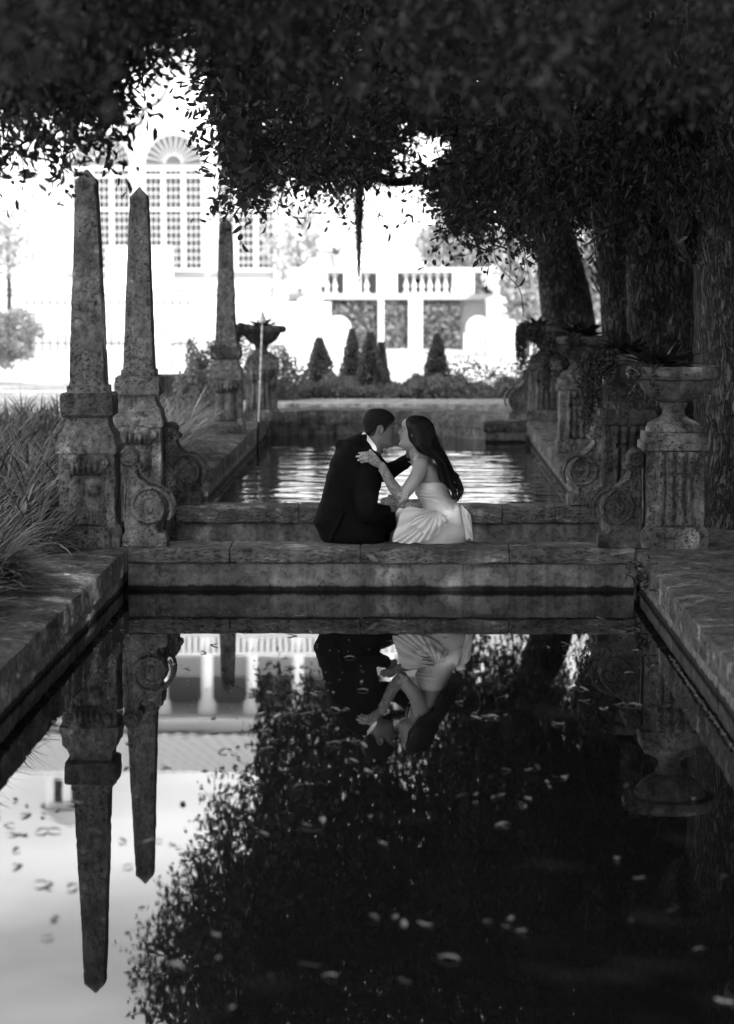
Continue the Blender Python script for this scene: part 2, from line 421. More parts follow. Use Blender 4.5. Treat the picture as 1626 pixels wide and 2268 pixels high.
def pedestal(e, seed, top, hw, m, panel_hw, ribs, urn=False):
    """pedestal body from z = 0 (local) up to 'top'"""
    b = sq_lathe([(hw + .02, hw + .0, 0), (hw + .02, hw, .09, .009), (hw + .004, hw - .01, .115), (hw - .005, hw - .02, .125), (hw - .005, hw - .02, top)], 0, 0, 12, .025, .007, seed)
    b.build('pedestal', m, e, True)
    f = sq_lathe([(panel_hw + .015, .05, 0), (panel_hw + .015, .05, .085, .01), (panel_hw - .008, .04, .112), (panel_hw - .008, .03, .12)], 0, -hw + .01, 12, .018, .008, seed + 2)
    f.build('plinth', m, e, True)
    p = rib_panel(0, -hw + .022, .105, top - .005, panel_hw, ribs, .058, seed + 4, not urn)
    po = p.build('carved_panel', m, e, True)
    if not urn:
        for s in (-1, 1):
            roll(MB(), s * (panel_hw - .018), -hw - .018, top - .055, .034, .07).build('volute', m, e, True)
    else:
        roll(MB(), 0, -hw - .012, top - .04, .036, panel_hw * 1.9, 14, 'x').build('volute', m, e, True)

def obelisk(X, Y, label, seed, m, lean=0.0):
    e = empty('stone_obelisk', (X, Y, ZC), label, 'obelisk', 'stone obelisks along the left pool edge')
    e.rotation_euler = (0, lean, 0)
    pedestal(e, seed, .535, .165, m, .118, 2)
    c = sq_lathe([(.172, .172, .53), (.174, .174, .565), (.166, .166, .575), (.16, .16, .60), (.158, .158, .635), (.135, .135, .665), (.122, .122, .70), (.120, .120, .735)], 0, 0, 12, .014, .006, seed + 1)
    c.build('moulding', m, e, True)
    k = sq_lathe([(.132, .132, .73, .006), (.148, .148, .745, .016), (.15, .15, .80, .018), (.149, .149, .855, .016), (.135, .135, .868, .008)], 0, 0, 14, .011, .014, seed + 5)
    k.build('rough_block', M['coral_dark'] if seed % 2 else m, e, True)
    s = sq_lathe([(.116, .116, .865, .002), (.115, .115, .905, .002), (.104, .104, .912), (.101, .101, .93), (.0605, .0605, 2.055), (.056, .056, 2.062), (.006, .006, 2.122)], 0, 0, 12, .02, .0045, seed + 7)
    s.build('shaft', m, e, True)
    return e
obelisk(-1.825, 13.70, 'tall pitted stone obelisk nearest the camera, leftmost of the three', 1, M['coral'])
obelisk(-1.83, 16.25, 'middle stone obelisk with paler patch at the foot of its shaft', 2, M['coral_light'], .008)
obelisk(-1.83, 24.0, 'farthest stone obelisk, beside the left urn and the thin water jet', 3, M['coral'])

OUT = [(690, 1635), (815, 1636), (940, 1635), (962, 1612), (960, 1575), (935, 1540), (915, 1512), (925, 1485), (958, 1450), (982, 1400), (985, 1345), (962, 1295), (915, 1242), (850, 1195), (805, 1150), (785, 1112), (790, 1090), (818, 1080), (822, 1052), (795, 1034), (778, 1022), (783, 985), (765, 960), (733, 948), (695, 956), (672, 985), (668, 1025), (682, 1060), (696, 1085), (692, 1200), (690, 1400)]
def scroll(X, Y, sgn, label, seed, m, group):
    e = empty('scroll_bracket', (X, Y, ZC), label, 'carved scroll', group)
    P = [((x - 690) / 1254, (1635 - y) / 1254) for x, y in OUT]
    # dense outline
    D = []
    for i in range(len(P)):
        a, b = P[i], P[(i + 1) % len(P)]; n = max(1, int(math.dist(a, b) / .02))
        for k in range(n): D.append((lerp(a[0], b[0], k / n), lerp(a[1], b[1], k / n)))
    cx, cz = .14, .22; rows = []
    for y, ins in ((-.082, .020), (-.092, .012), (-.09, .003), (-.075, 0), (-.035, -.004), (0, .002), (.035, -.004), (.075, 0), (.09, .004), (.092, .02)):
        r = []
        for i, (u, v) in enumerate(D):
            a = D[i - 2]; b = D[(i + 2) % len(D)]; tx, tz = b[0] - a[0], b[1] - a[1]; l = math.hypot(tx, tz) + 1e-9
            nx, nz = tz / l, -tx / l
            er = erode((u, y, v), .013, seed) - ins
            r.append((sgn * (u + nx * er), y, max(v + nz * er, .0)))
        rows.append(r)
    mb = MB().grid(rows, True)
    # fronts as ngons set in, triangulated later
    n = len(D); mb.f.append(tuple(range(n))); mb.f.append(tuple(range((len(rows) - 1) * n, len(rows) * n)))
    me = mb.mesh(); bm = bmesh.new(); bm.from_mesh(me); bmesh.ops.triangulate(bm, faces=[f for f in bm.faces if len(f.verts) > 4]); bm.to_mesh(me); bm.free()
    link('scroll_body', me, m, e)
    for side_y in (-.088, .088):
        sp = []; 
        for i in range(60):
            t = i / 59; q = -.6 + t * 4.3 * math.pi; r = .122 * (1 - t) ** .85 + .006
            sp.append((sgn * (.150 + r * math.cos(q)), side_y, .222 + r * math.sin(q)))
        MB().tube(sp, [.011 * (1 - .5 * i / 59) for i in range(60)], 6).build('volute', m, e, True)
    q = MB(); roll(q, sgn * .036, 0, .50, .047, .205, 14); q.build('top_roll', m, e, True)
    bb = sq_lathe([(.128, .1, 0), (.13, .1, .05), (.118, .095, .075)], sgn * .118, 0, 8, .02, .006, seed + 3); bb.build('base', m, e, True)
    # raised rim following the back of the S
    rim = smooth_pts([(sgn * ((x - 690) / 1254 - .012), -.088, (1635 - y) / 1254) for x, y in OUT[8:16]], 30)
    MB().tube(rim, .009, 6).build('rim', m, e, True)
    return e
G = 'carved scroll brackets flanking the pool ledges'
scroll(-1.625, 13.68, 1, 'carved stone scroll between the nearest obelisk and the front ledge', 1.1, M['coral'], G)
scroll(-1.655, 16.32, 1, 'carved stone scroll with a round volute beside the middle obelisk', 2.2, M['coral_dark'], G)
scroll(1.305, 13.68, -1, 'dark mossy carved scroll against the pedestal of the nearest whole urn', 3.3, M['coral_dark'], G)
scroll(1.30, 16.30, -1, 'carved scroll with clear spiral on the right end of the second ledge', 4.4, M['coral'], G)
scroll(1.30, 26.42, -1, 'small far carved scroll beside the farthest right urn', 5.5, M['coral'], G)

def urn(X, Y, label, seed, m, group='stone urns on pedestals', tilt=0):
    e = empty('stone_urn', (X, Y, ZC), label, 'urn', group)
    pedestal(e, seed, .55, .170, m, .120, 4, True)
    c = sq_lathe([(.176, .176, .545), (.188, .188, .552), (.188, .188, .588), (.173, .173, .594), (.173, .173, .648)], 0, 0, 12, .018, .003, seed + 2); c.build('cap', m, e, True)
    prof = [(.150, .644), (.160, .655), (.160, .672), (.148, .685), (.150, .695), (.128, .705), (.09, .722), (.066, .745), (.062, .775), (.074, .79), (.079, .80), (.079, .812), (.07, .817)]
    def rf(r, z, q): return r + erode((r * math.cos(q), r * math.sin(q), z), .006, seed)
    MB().lathe([(.001, prof[0][1])] + prof, n=36, rfun=rf).build('urn_foot', m, e, True)
    prof = [(.05, .812), (.09, .818), (.13, .838), (.165, .868), (.192, .905), (.206, .938), (.21, .945), (.235, .945), (.258, .95), (.268, .968), (.27, .99), (.262, 1.012), (.245, 1.02), (.235, 1.012), (.22, .985), (.001, .97)]
    def rf2(r, z, q): return r + erode((r * math.cos(q), r * math.sin(q), z), .012 if z > .944 else .002, seed)
    pr = []
    for i in range(len(prof) - 1):
        for k in range(3): pr.append((lerp(prof[i][0], prof[i + 1][0], k / 3), lerp(prof[i][1], prof[i + 1][1], k / 3)))
    MB().lathe(pr + [prof[-1]], n=56, rfun=rf2).build('bowl', M['bowl'], e, True)
    return e
URNS = [(1.49, 13.72, 'nearest whole stone urn, wide bowl on a carved pedestal at the front ledge, right'),
        (1.45, 16.2, 'second stone urn half hidden behind the nearest one, trailing plants over its rim'),
        (1.475, 21.4, 'third stone urn, vine hanging over its wide rim, in front of the leaning trunk'),
        (1.45, 26.3, 'farthest right stone urn, long vines trailing down its left side'),
        (-1.62, 26.3, 'left stone urn behind the farthest obelisk and the water jet'),
        (1.585, 9.9, 'out of focus urn rim cut off by the right edge of the photo')]
for i, (x, y, l) in enumerate(URNS): urn(x, y, l, 10 + i * 3, [M['coral'], M['coral_dark'], M['coral'], M['coral'], M['coral'], M['coral_dark']][i])

def strap(mb, base, az, el, ln, w, curl, n=8):
    p = Vector(base); rows = []; a = el
    side = Vector((-math.sin(az), math.cos(az), 0))
    for i in range(n + 1):
        t = i / n; ww = w * (math.sin(math.pi * min(1, .12 + t * .95)) ** .6) * (1 if t < .98 else .1)
        d = Vector((math.cos(az) * math.cos(a), math.sin(az) * math.cos(a), math.sin(a))); nrm = side.cross(d)
        rows.append([p - side * ww + nrm * ww * .35, p, p + side * ww + nrm * ww * .35])
        p = p + d * (ln / n); a -= curl / n
    mb.grid(rows)
def bromeliad(X, Y, z, label, n=26, sc=1, seed=0):
    random.seed(seed); mb = MB()
    for i in range(n):
        t = i / n; strap(mb, (0, 0, 0), i * 2.4 + random.uniform(-.2, .2), lerp(1.35, .25, t) + random.uniform(-.1, .1), lerp(.17, .30, t) * sc * random.uniform(.85, 1.15), .034 * sc, random.uniform(.5, 1.3))
    o = mb.build('bromeliad', M['brom'], None, True); o.location = (X, Y, z); tag(o, label, 'plant', 'bromeliads planted in the urns'); return o
bromeliad(1.42, 13.72, 1.24, 'dark bromeliad planted in the nearest whole urn', 34, 1.05, 1)
bromeliad(1.43, 16.2, 1.24, 'dark bromeliad in the second urn, just behind and left of the nearest one', 30, 1.1, 2)
bromeliad(1.5, 21.4, 1.24, 'bromeliad in the third urn, in front of the leaning trunk', 28, 1.2, 3)
bromeliad(1.38, 26.3, 1.23, 'small spiky bromeliad in the farthest right urn', 24, 1.05, 4)
bromeliad(-1.62, 26.3, 1.23, 'spiky bromeliad in the left urn behind the water jet', 24, .95, 5)

def leaf_quads(C, Dv, ln, wd, kite=True, hexa=False, rng=RNG):
    """C centres/bases (N,3), Dv directions; returns polygon verts"""
    n = len(C); Dv = Dv / np.linalg.norm(Dv, axis=1, keepdims=True)
    r = rng.normal(size=(n, 3)); s = np.cross(Dv, r); s /= np.linalg.norm(s, axis=1, keepdims=True); nn = np.cross(Dv, s)
    ln = np.broadcast_to(ln, n)[:, None]; wd = np.broadcast_to(wd, n)[:, None]
    if hexa:
        droop = nn * ln * .12
        pts = [C, C + Dv * ln * .3 + s * wd * .46 + droop * .6, C + Dv * ln * .68 + s * wd * .42 + droop, C + Dv * ln - droop * .3, C + Dv * ln * .68 - s * wd * .42 + droop, C + Dv * ln * .3 - s * wd * .46 + droop * .6]
    else:
        up = nn * wd * .18
        pts = [C, C + Dv * ln * .45 + s * wd * .5 + up, C + Dv * ln, C + Dv * ln * .45 - s * wd * .5 + up]
    return np.stack(pts, 1)

def vine_mass(name, cx, cy, strands, label, seed, zt=1.24, rim=.26):
    random.seed(seed); r = np.random.default_rng(seed); C = []; Dv = []; mb = MB()
    for k in range(strands):
        az = random.uniform(2.3, 3.9) if k % 5 else random.uniform(3.9, 4.7)
        ln = random.uniform(.08, .5) * (1 if k % 3 else .35)
        pts = [(cx + .16 * math.cos(az), cy + .16 * math.sin(az), zt + .01), (cx + (rim - .02) * math.cos(az), cy + (rim - .02) * math.sin(az), zt + .045), (cx + (rim + .025) * math.cos(az), cy + (rim + .025) * math.sin(az), zt)]
        for j in range(1, 6): pts.append((cx + (rim + .028) * math.cos(az) + random.uniform(-.008, .008) * j, cy + (rim + .028) * math.sin(az), zt - ln * j / 5))
        P = smooth_pts(pts, 26); mb.tube(P[::3], .0022, 3)
        for p in P:
            for q in range(5 if ln > .2 else 4): C.append(p + r.normal(size=3) * .011); Dv.append(r.normal(size=3) + np.array([0, 0, -.9]))
    V = leaf_quads(np.array(C), np.array(Dv), .024, .017, rng=r)
    me = np_mesh(V, 4); o = link(name, me, M['vine']); e = tag(o, label, 'trailing plant', 'vines trailing from the urns')
    s = mb.build('stem', M['vine'], o)
vine_mass('trailing_vine', 1.45, 16.2, 34, 'vine spilling over the rim of the second urn behind the nearest one', 21)
vine_mass('trailing_vine', 1.475, 21.4, 22, 'vine hanging from the third urn in front of the leaning trunk', 22)
vine_mass('trailing_vine', 1.45, 26.3, 46, 'long vine hanging to the left of the farthest right urn', 23)
vine_mass('trailing_vine', -1.62, 26.3, 22, 'thin vine on the left urn behind the water jet', 24)
vine_mass('trailing_vine', 1.49, 13.72, 3, 'sparse vine along the left rim of the nearest whole urn', 25)

# water jet rising from the pool edge
def jet():
    e = empty('water_jet', (-1.575, 25.0, 0), 'thin bright jet of water in front of the left urn', 'fountain jet')
    MB().tube([(-1.585, 25.0, -.05), (-1.58, 25.0, .16), (-1.575, 25.0, .30)], .012, 8).build('pipe', M['dark'], e, True, True)
    P = [(-1.575 + .045 * t, 25.0, .29 + 1.06 * t) for t in [i / 40 for i in range(41)]]
    wm = mat('spraying_water', .8, .1); wm.node_tree.nodes['Principled BSDF'].inputs['Subsurface Weight'].default_value = 0
    MB().tube(P, [.010 + .004 * math.sin(i * 2.1) * (i > 14) for i in range(41)], 8).build('water_stream', wm, e, True, True)
    top = MB().lathe([(.001, 1.45), (.012, 1.43), (.03, 1.385), (.043, 1.345), (.036, 1.325), (.001, 1.32)], -1.53, 25.0, 14); top.build('splash', wm, e, True, True)
jet()

# ================================================================== BACKGROUND
def box_obj(name, m, parent, *b):
    mb = MB()
    for q in b: mb.box(*q)
    return mb.build(name, m, parent, False, True)
KH = F / 75.0
def hx(px, D=75.0): return (px - 910) / F * D
def hz(py, D=75.0): return CAMZ - (py - 625) / F * D
house = empty('white_mansion', (0, 75, .2), 'overexposed white mansion with arched windows and a tiled roof', 'building')
box_obj('wall', M['white'], house, (-16, 13, 75, 86, .15, 9.2))
box_obj('upper_wall', M['white'], house, (-16, 13, 77.4, 86, 9.2, 12.1))
box_obj('cornice', M['cream'], house, (-16.3, 13.3, 74.7, 77.4, 9.0, 9.33))
for i in range(19):
    x = -6.43 + (i - 6) * 1.43
    c = MB().lathe([(.27, 9.33), (.27, 9.5), (.21, 9.55), (.2, 10.4), (.19, 11.3), (.26, 11.42), (.3, 11.6), (.3, 11.82)], x + .03, 75.3, 14); c.build('column', M['white'], house, True, True)
rail = MB(); rail.box(-16, 13, 75.0, 75.12, 9.82, 9.92)
for i in range(152): rail.box(-15.9 + i * .19, -15.9 + i * .19 + .08, 75.02, 75.1, 9.33, 9.82)
rail.build('loggia_railing', M['white'], house, False, True)
box_obj('loggia_screen', M['glass_light'], house, (-15.9, 12.9, 77.3, 77.38, 9.33, 10.95))
box_obj('loggia_shade', M['stucco_line0'], house, (-15.9, 12.9, 77.28, 77.38, 10.97, 11.85))  # dark strip paints the shade under the eave
box_obj('eave', M['cream'], house, (-16.5, 13.5, 74.3, 86.5, 11.82, 12.2))
# tiled roof in ridged rows
rows = []
for j in range(13):
    t = j / 12; r = []
    for i in range(401):
        x = lerp(-16.8 + t * 3, 13.8 - t * 3, i / 400); r.append((x, lerp(74.0, 80.5, t), lerp(12.2, 14.75, t) + .06 * abs(math.sin(i * .55)) + (.05 if j % 2 else 0)))
    rows.append(r)
MB().grid(rows).build('roof', M['tile'], house, True, True)
box_obj('roof_ridge', M['tile'], house, (-13.8, 10.8, 80.4, 86, 12.3, 14.7))
tw = empty('roof_tower', (hx(120, 79), 80, 14), 'small white belvedere tower seen only in the pool reflection, left of the obelisks', 'tower')
tx = hx(118, 79)
box_obj('wall', M['white'], tw, (tx - .75, tx + .75, 81, 82.4, 14.2, 16.2))
for dx in (-.3, .3): box_obj('window', M['glass'], tw, (tx + dx - .13, tx + dx + .13, 80.95, 81.05, 15.1, 15.95))
MB().lathe([(1.05, 16.2), (1.0, 16.3), (.5, 16.7), (.05, 16.95)], tx, 81.7, 16).build('roof', M['tile'], tw, True, True)

def arch_window(parent, px, wpx, ytop_arc, y0, y1, arc=True):
    """a bay: fan light over a tall lattice window"""
    cx = hx(px); hw = wpx / 2 / KH; z1 = hz(y0); z0 = hz(y1)
    o = box_obj('window', M['glass'], parent, (cx - hw, cx + hw, 74.9, 75.02, z0, z1))
    fr = MB()
    for i in range(4):
        x = cx - hw + 2 * hw * i / 3; fr.box(x - .05, x + .05, 74.82, 74.93, z0, z1)
    for zz in (z0, z0 + (z1 - z0) * .60, z1 - .22, z1): fr.box(cx - hw - .1, cx + hw + .1, 74.80, 74.94, zz - .05, zz + .05)
    fo = fr.build('frame', M['frame'], o, False)
    lt = MB(); nx = 12
    for i in range(nx):
        x = cx - hw + 2 * hw * (i + .5) / nx; lt.box(x - .012, x + .012, 74.86, 74.9, z0, z1)
    z = z0
    while z < z1: lt.box(cx - hw, cx + hw, 74.855, 74.895, z - .016, z + .016); z += .235
    lt.build('lattice', M['frame'], o, False)
    if arc:
        za = z1 + .16; R = hw * .97; mb = MB(); rows_ = []
        seg = 24; V = [(cx, 74.93, za)] + [(cx + R * math.cos(math.pi * k / seg), 74.93, za + R * math.sin(math.pi * k / seg)) for k in range(seg + 1)]
        b2 = [(x, 75.01, z) for x, y, z in V]
        mb.add(V + b2, [(0, k + 1, k + 2) for k in range(seg)] + [(k + 1, k + 2, k + 2 + len(V), k + 1 + len(V)) for k in range(seg)])
        fl = mb.build('fan_light', M['fan'], parent, False, True)
        sp = MB()
        for k in range(1, 13):
            q = math.pi * k / 13; d = Vector((math.cos(q), 0, math.sin(q)))
            sp.tube([Vector((cx, 74.9, za)) + d * .3 * R, Vector((cx, 74.9, za)) + d * R], .025, 4)
        for rr in (.3, 1.0): sp.tube([(cx + R * rr * math.cos(math.pi * k / 20), 74.9, za + R * rr * math.sin(math.pi * k / 20)) for k in range(21)], .05 if rr == 1 else .03, 5)
        so_ = sp.build('glazing_bar', M['cream'], fl, False); so_.parent = fl; fl_loc = fl.location
        so_.location = (-parent.location[0], -parent.location[1], -parent.location[2])
    return o
def fixkids(o):
    for c in o.children:
        c.location = (-house.location[0], -house.location[1], -house.location[2])
for px, wp in ((71 - 30, 0),): pass
for px in (230, 388, 547): fixkids(arch_window(house, px, 132, 300, 378, 598))
mb = MB().box(hx(775), hx(842), 74.92, 75.02, hz(541), hz(440)); wn = mb.build('window', M['glass_light'], house, False, True)
f2 = MB()
for x in (775, 808, 842): f2.box(hx(x) - .05, hx(x) + .05, 74.86, 74.96, hz(541), hz(440))
f2.box(hx(770), hx(848), 74.85, 74.97, hz(547), hz(541)); k_ = f2.build('frame', M['white'], wn, False); k_.location = (0, -75, -.2)
box_obj('wall', M['white'], tag(empty('low_white_wall', (hx(310), 73, .2), 'low white wall before the arched windows, behind the two near obelisks', 'wall')), (hx(240, 73), hx(385, 73), 72.8, 73.1, .2, hz(545, 73)))

M['stucco_line'] = mat('stucco_moulding', .2, .9)  # grey tone paints the shading lines of the facade mouldings
for px in (230, 388, 547):
    cx = hx(px); za = hz(378) + .16
    MB().tube([(cx + .97 * math.cos(math.pi * k / 24), 74.95, za + .97 * math.sin(math.pi * k / 24)) for k in range(25)], .035, 6).build('archivolt', M['stucco_line'], house, True, True)
for py in (150, 612, 640, 652): box_obj('string_course', M['stucco_line'], house, (-15.9, hx(720), 74.93, 75.0, hz(py) - .02, hz(py) + .02))
for px in (612, 700, 868): box_obj('drainpipe', M['cream'], house, (hx(px) - .05, hx(px) + .05, 74.85, 74.99, .2, 9))  # added grey strips that act as upright shading lines on the facade
# terrace with balustrade over an ivy wall
DB = 50.0
def bx_(px): return (px - 910) / F * DB
def bz_(py): return CAMZ - (py - 625) / F * DB
ter = empty('balustrade_terrace', (bx_(880), DB, .2), 'pale balustrade terrace with ivy covered wall, behind the clipped cones', 'balustrade')
box_obj('wall', M['cream'], ter, (bx_(640), bx_(1160), DB + .25, DB + 3, .2, bz_(655)))
box_obj('base_course', M['cream'], ter, (bx_(640), bx_(1120), DB - .02, DB + .42, bz_(663), bz_(651)))
box_obj('top_rail', M['cream'], ter, (bx_(640), bx_(1110), DB - .02, DB + .3, bz_(604), bz_(592)))
for p0, p1 in ((640, 662), (762, 800), (835, 880), (1002, 1050)):
    box_obj('pier', M['white'], ter, (bx_(p0), bx_(p1), DB, DB + .28, bz_(652), bz_(603)))
for px in [672 + 17.5 * i for i in range(20)]:
    if any(p0 - 6 < px < p1 + 6 for p0, p1 in ((762, 800), (835, 880))) or px > 1000: continue
    z0, z1 = bz_(651), bz_(604); h = z1 - z0
    MB().lathe([(.062, z0), (.062, z0 + .1 * h), (.03, z0 + .16 * h), (.06, z0 + .38 * h), (.025, z0 + .6 * h), (.03, z0 + .8 * h), (.06, z0 + .86 * h), (.06, z1)], bx_(px), DB + .14, 10).build('baluster', M['white'], ter, True, True)
box_obj('shadow_gap', M['dark'], ter, (bx_(662), bx_(1002), DB + 1.6, DB + 1.7, bz_(651), bz_(604)))  # dark sheet stands in for the shade between the balusters
for p0, p1 in ((838, 851), (905, 936)):
    box_obj('pilaster', M['white'], ter, (bx_(p0), bx_(p1), DB - .06, DB + .06, .2, bz_(664)))
for sx, x0 in ((1, 640), (-1, 1170)):
    box_obj('buttress', M['white'], ter, (min(bx_(x0), bx_(x0 + sx * 95)), max(bx_(x0), bx_(x0 + sx * 95)), DB - 1.2, DB - .03, .2, bz_(668)))
    r = MB(); roll(r, bx_(x0 + sx * 113), DB - .9, bz_(725), .26, .5); r.build('volute', M['white'], ter, True, True)
    box_obj('scroll_foot', M['white'], ter, (bx_(x0 + sx * 113) - .3, bx_(x0 + sx * 113) + .3, DB - 1.1, DB - .7, .2, bz_(733)))
r = np.random.default_rng(5); n = 9000
C = np.stack([r.uniform(bx_(735), bx_(1012), n), DB + .2 - r.uniform(0, .12, n) ** 1.2, r.uniform(.2, bz_(666), n)], 1)
o = link('ivy', np_mesh(leaf_quads(C, r.normal(size=(n, 3)) + [0, -.6, -.4], .12, .10, rng=r), 4), M['ivy']); tag(o, 'grey ivy covering the wall under the balustrade', 'ivy', kind='stuff')
for px, lb in ((690, 'white urn finial on the left buttress of the balustrade terrace'), (1100, 'white urn finial on the right buttress of the balustrade terrace')):
    z = bz_(668); X = bx_(px)
    o = MB().lathe([(.26, z), (.26, z + .06), (.12, z + .12), (.1, z + .2), (.3, z + .34), (.36, z + .5), (.3, z + .62), (.16, z + .72), (.05, z + .8)], X, DB - .6, 20).build('urn_finial', M['white'], None, True)
    tag(o, lb, 'urn')
# potted palm on the rail
e = empty('potted_palm', (bx_(745), DB + .14, bz_(592)), 'small potted palm standing on the balustrade rail', 'potted plant')
MB().lathe([(.09, 0), (.15, .24), (.16, .26)], n=14).build('pot', M['cream'], e, True)
mb = MB(); random.seed(3)
for i in range(22): strap(mb, (0, 0, .26), i * 2.4, random.uniform(.1, 1.3), random.uniform(.3, .42), .03, 1.3)
mb.build('fronds', M['hedge'], e, True)
# broad sunlit steps
for i, (py, h) in enumerate(((838, .05), (812, .10), (790, .15))):
    D = 1.5 * F / (py - 625) + .2
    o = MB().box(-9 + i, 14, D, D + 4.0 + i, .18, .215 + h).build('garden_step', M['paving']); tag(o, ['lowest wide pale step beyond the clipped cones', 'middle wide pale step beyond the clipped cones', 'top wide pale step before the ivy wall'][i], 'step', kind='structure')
# railing on the left with sloping handrail
DR = 52.0
rl = empty('iron_railing', ((250 - 910) / F * DR, DR, .2), 'thin pale picket railing behind the two near obelisks', 'railing')
def rx(px): return (px - 910) / F * DR
def rz(py): return CAMZ - (py - 625) / F * DR
pk = MB()
px = 60
while px < 465: pk.tube([(rx(px), DR, .2), (rx(px), DR, rz(662))], .026, 5); px += 17
pk.build('pickets', M['iron'], rl, False, True)
box_obj('rail', M['iron'], rl, (rx(55), rx(470), DR - .03, DR + .03, rz(672), rz(668)), (rx(55), rx(470), DR - .03, DR + .03, rz(762), rz(757)))
o = MB().tube([(rx(210), DR - 3, rz(790)), (rx(470), DR - 3, rz(733))], .05, 8).build('handrail', M['white']); tag(o, 'white sloping handrail in front of the picket railing', 'handrail')
box_obj('post', M['white'], tag(empty('gate_post', (rx(470), DR - 3, .2), 'white post at the right end of the sloping handrail', 'post')), (rx(463), rx(482), DR - 3.2, DR - 2.9, .2, rz(655)), (rx(459), rx(486), DR - 3.25, DR - 2.85, rz(655), rz(648)))
box_obj('wall', M['cream'], tag(empty('garden_kerb', (-8, 46, .2), 'low pale garden kerb crossing behind the obelisks', 'kerb')), (-12, -3.9, 45.8, 46.2, .2, .42))
box_obj('wall', M['coral_dark'], tag(empty('low_stone_wall', (-2.6, 28.6, .2), 'low dark stone wall left of the farthest obelisk', 'wall')), (-3.4, -2.45, 28.0, 28.6, .2, .66))
# picket fence seen between the right-hand urns
e = empty('picket_fence', (2.75, 34, .2), 'white picket fence glimpsed between the second and third urns', 'fence')
for i in range(9):
    x = 2.3 + i * .17
    m_ = MB().box(x, x + .11, 33.98, 34.02, .2, .98); m_.tube([(x + .055, 33.975, .97), (x + .055, 34.025, .97)], .055, 12); m_.build('picket', M['cream'], e, False, True)
box_obj('rail', M['cream'], e, (2.2, 3.9, 34.025, 34.06, .4, .47), (2.2, 3.9, 34.025, 34.06, .78, .85))

# clipped cones, hedge, bushes
def cone_tree(px, py, topy, hwpx, D, label, seed, n=2600):
    b = at(px, py, D); k = F / D; h = (py - topy) / k; R = hwpx * 1.12 / k; r = np.random.default_rng(seed)
    e = empty('topiary_cone', (b.x, b.y, .2), label, 'topiary', 'clipped cone shrubs beyond the pool')
    hb = b.z - .2
    t = r.uniform(0, 1, n) ** 1.35; q = r.uniform(0, 2 * np.pi, n); rad = R * ((1 - t) ** .85 * 1.0 + .04) * (1 - .25 * r.uniform(0, 1, n) ** 2) * (1 + .12 * np.sin(q * 3 + t * 9 + seed) + .11 * np.sin(q * 5 - t * 21 + seed * 2))
    P = np.stack([rad * np.cos(q), rad * np.sin(q), hb + t * h * .97], 1)
    Dv = np.stack([np.cos(q), np.sin(q), np.full(n, .7)], 1) + r.normal(size=(n, 3)) * .5
    link('foliage', np_mesh(leaf_quads(P, Dv, .042, .026, rng=r), 4), M['cone'], e)
    MB().lathe([(R * .8, hb), (R * .54, hb + h * .4), (R * .22, hb + h * .75), (.005, hb + h * .93)], n=12).build('inner_twigs', M['bark'], e, True)
    MB().tube([(0, 0, -.05), (0, 0, hb + .05)], .02, 6).build('trunk', M['bark'], e)
for i, a in enumerate(((708, 866, 747, 34, 30.6, 'leftmost clipped cone shrub, broad at the base'), (780, 868, 727, 27, 31.4, 'tall slender cone shrub left of the central pair'), (820, 872, 735, 33, 30.4, 'broad cone shrub in the middle of the central cluster'), (845, 868, 757, 17, 31.6, 'narrow cone shrub at the right of the central cluster'), (968, 868, 737, 29, 30.8, 'rightmost clipped cone shrub, standing alone'))):
    cone_tree(*a, seed=40 + i)
def clump(name, n, fn, m, ln, wd, label, cat, seed, kind=None, group=None, hexa=False):
    r = np.random.default_rng(seed); P = fn(r, n); Dv = r.normal(size=(n, 3)) + np.array([0, -.2, .7])
    V = leaf_quads(P, Dv, ln * r.uniform(.7, 1.3, n), wd, rng=r, hexa=hexa)
    o = link(name, np_mesh(V, 6 if hexa else 4), m); return tag(o, label, cat, group, kind)
def hedge_fn(r, n):
    x = r.uniform(-2.1, 1.75, n); y = r.uniform(29.55, 30.6, n); u = (y - 29.55) / 1.05
    top = .40 + .10 * np.sqrt(np.clip(u, 0, 1)) + .05 * np.sin(x * 5) + .035 * np.sin(x * 11 + y * 6) + .03 * np.sin(x * 23)
    z = .2 + (top - .2) * (1 - r.uniform(0, 1, n) ** 2.2 * .9); return np.stack([x, y, z], 1)
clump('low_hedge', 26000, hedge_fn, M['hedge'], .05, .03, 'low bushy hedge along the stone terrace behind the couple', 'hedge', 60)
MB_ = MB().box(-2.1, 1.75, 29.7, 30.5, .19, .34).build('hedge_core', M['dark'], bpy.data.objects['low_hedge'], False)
def blob_fn(c, rad, shell=.35):
    def f(r, n):
        d = r.normal(size=(n, 3)); d /= np.linalg.norm(d, axis=1, keepdims=True)
        s = (1 - shell * r.uniform(0, 1, n) ** 1.6) * (1 + .18 * np.sin(d[:, 0] * 7 + d[:, 2] * 5) + .12 * np.sin(d[:, 1] * 9 + d[:, 2] * 13))
        p = np.array(c) + d * np.array(rad) * s[:, None]; p[:, 2] = np.maximum(p[:, 2], .2); return p
    return f
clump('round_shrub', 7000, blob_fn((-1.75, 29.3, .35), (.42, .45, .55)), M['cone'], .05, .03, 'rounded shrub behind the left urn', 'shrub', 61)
clump('round_shrub', 6000, blob_fn((-2.3, 26.6, .3), (.27, .3, .72)), M['cone'], .05, .03, 'dark shrub behind the pedestal of the farthest obelisk', 'shrub', 62)
clump('right_shrub', 3000, blob_fn((1.0, 31.2, .3), (.9, .4, .42)), M['hedge'], .05, .03, 'low shrub right of the lone clipped cone', 'shrub', 63)
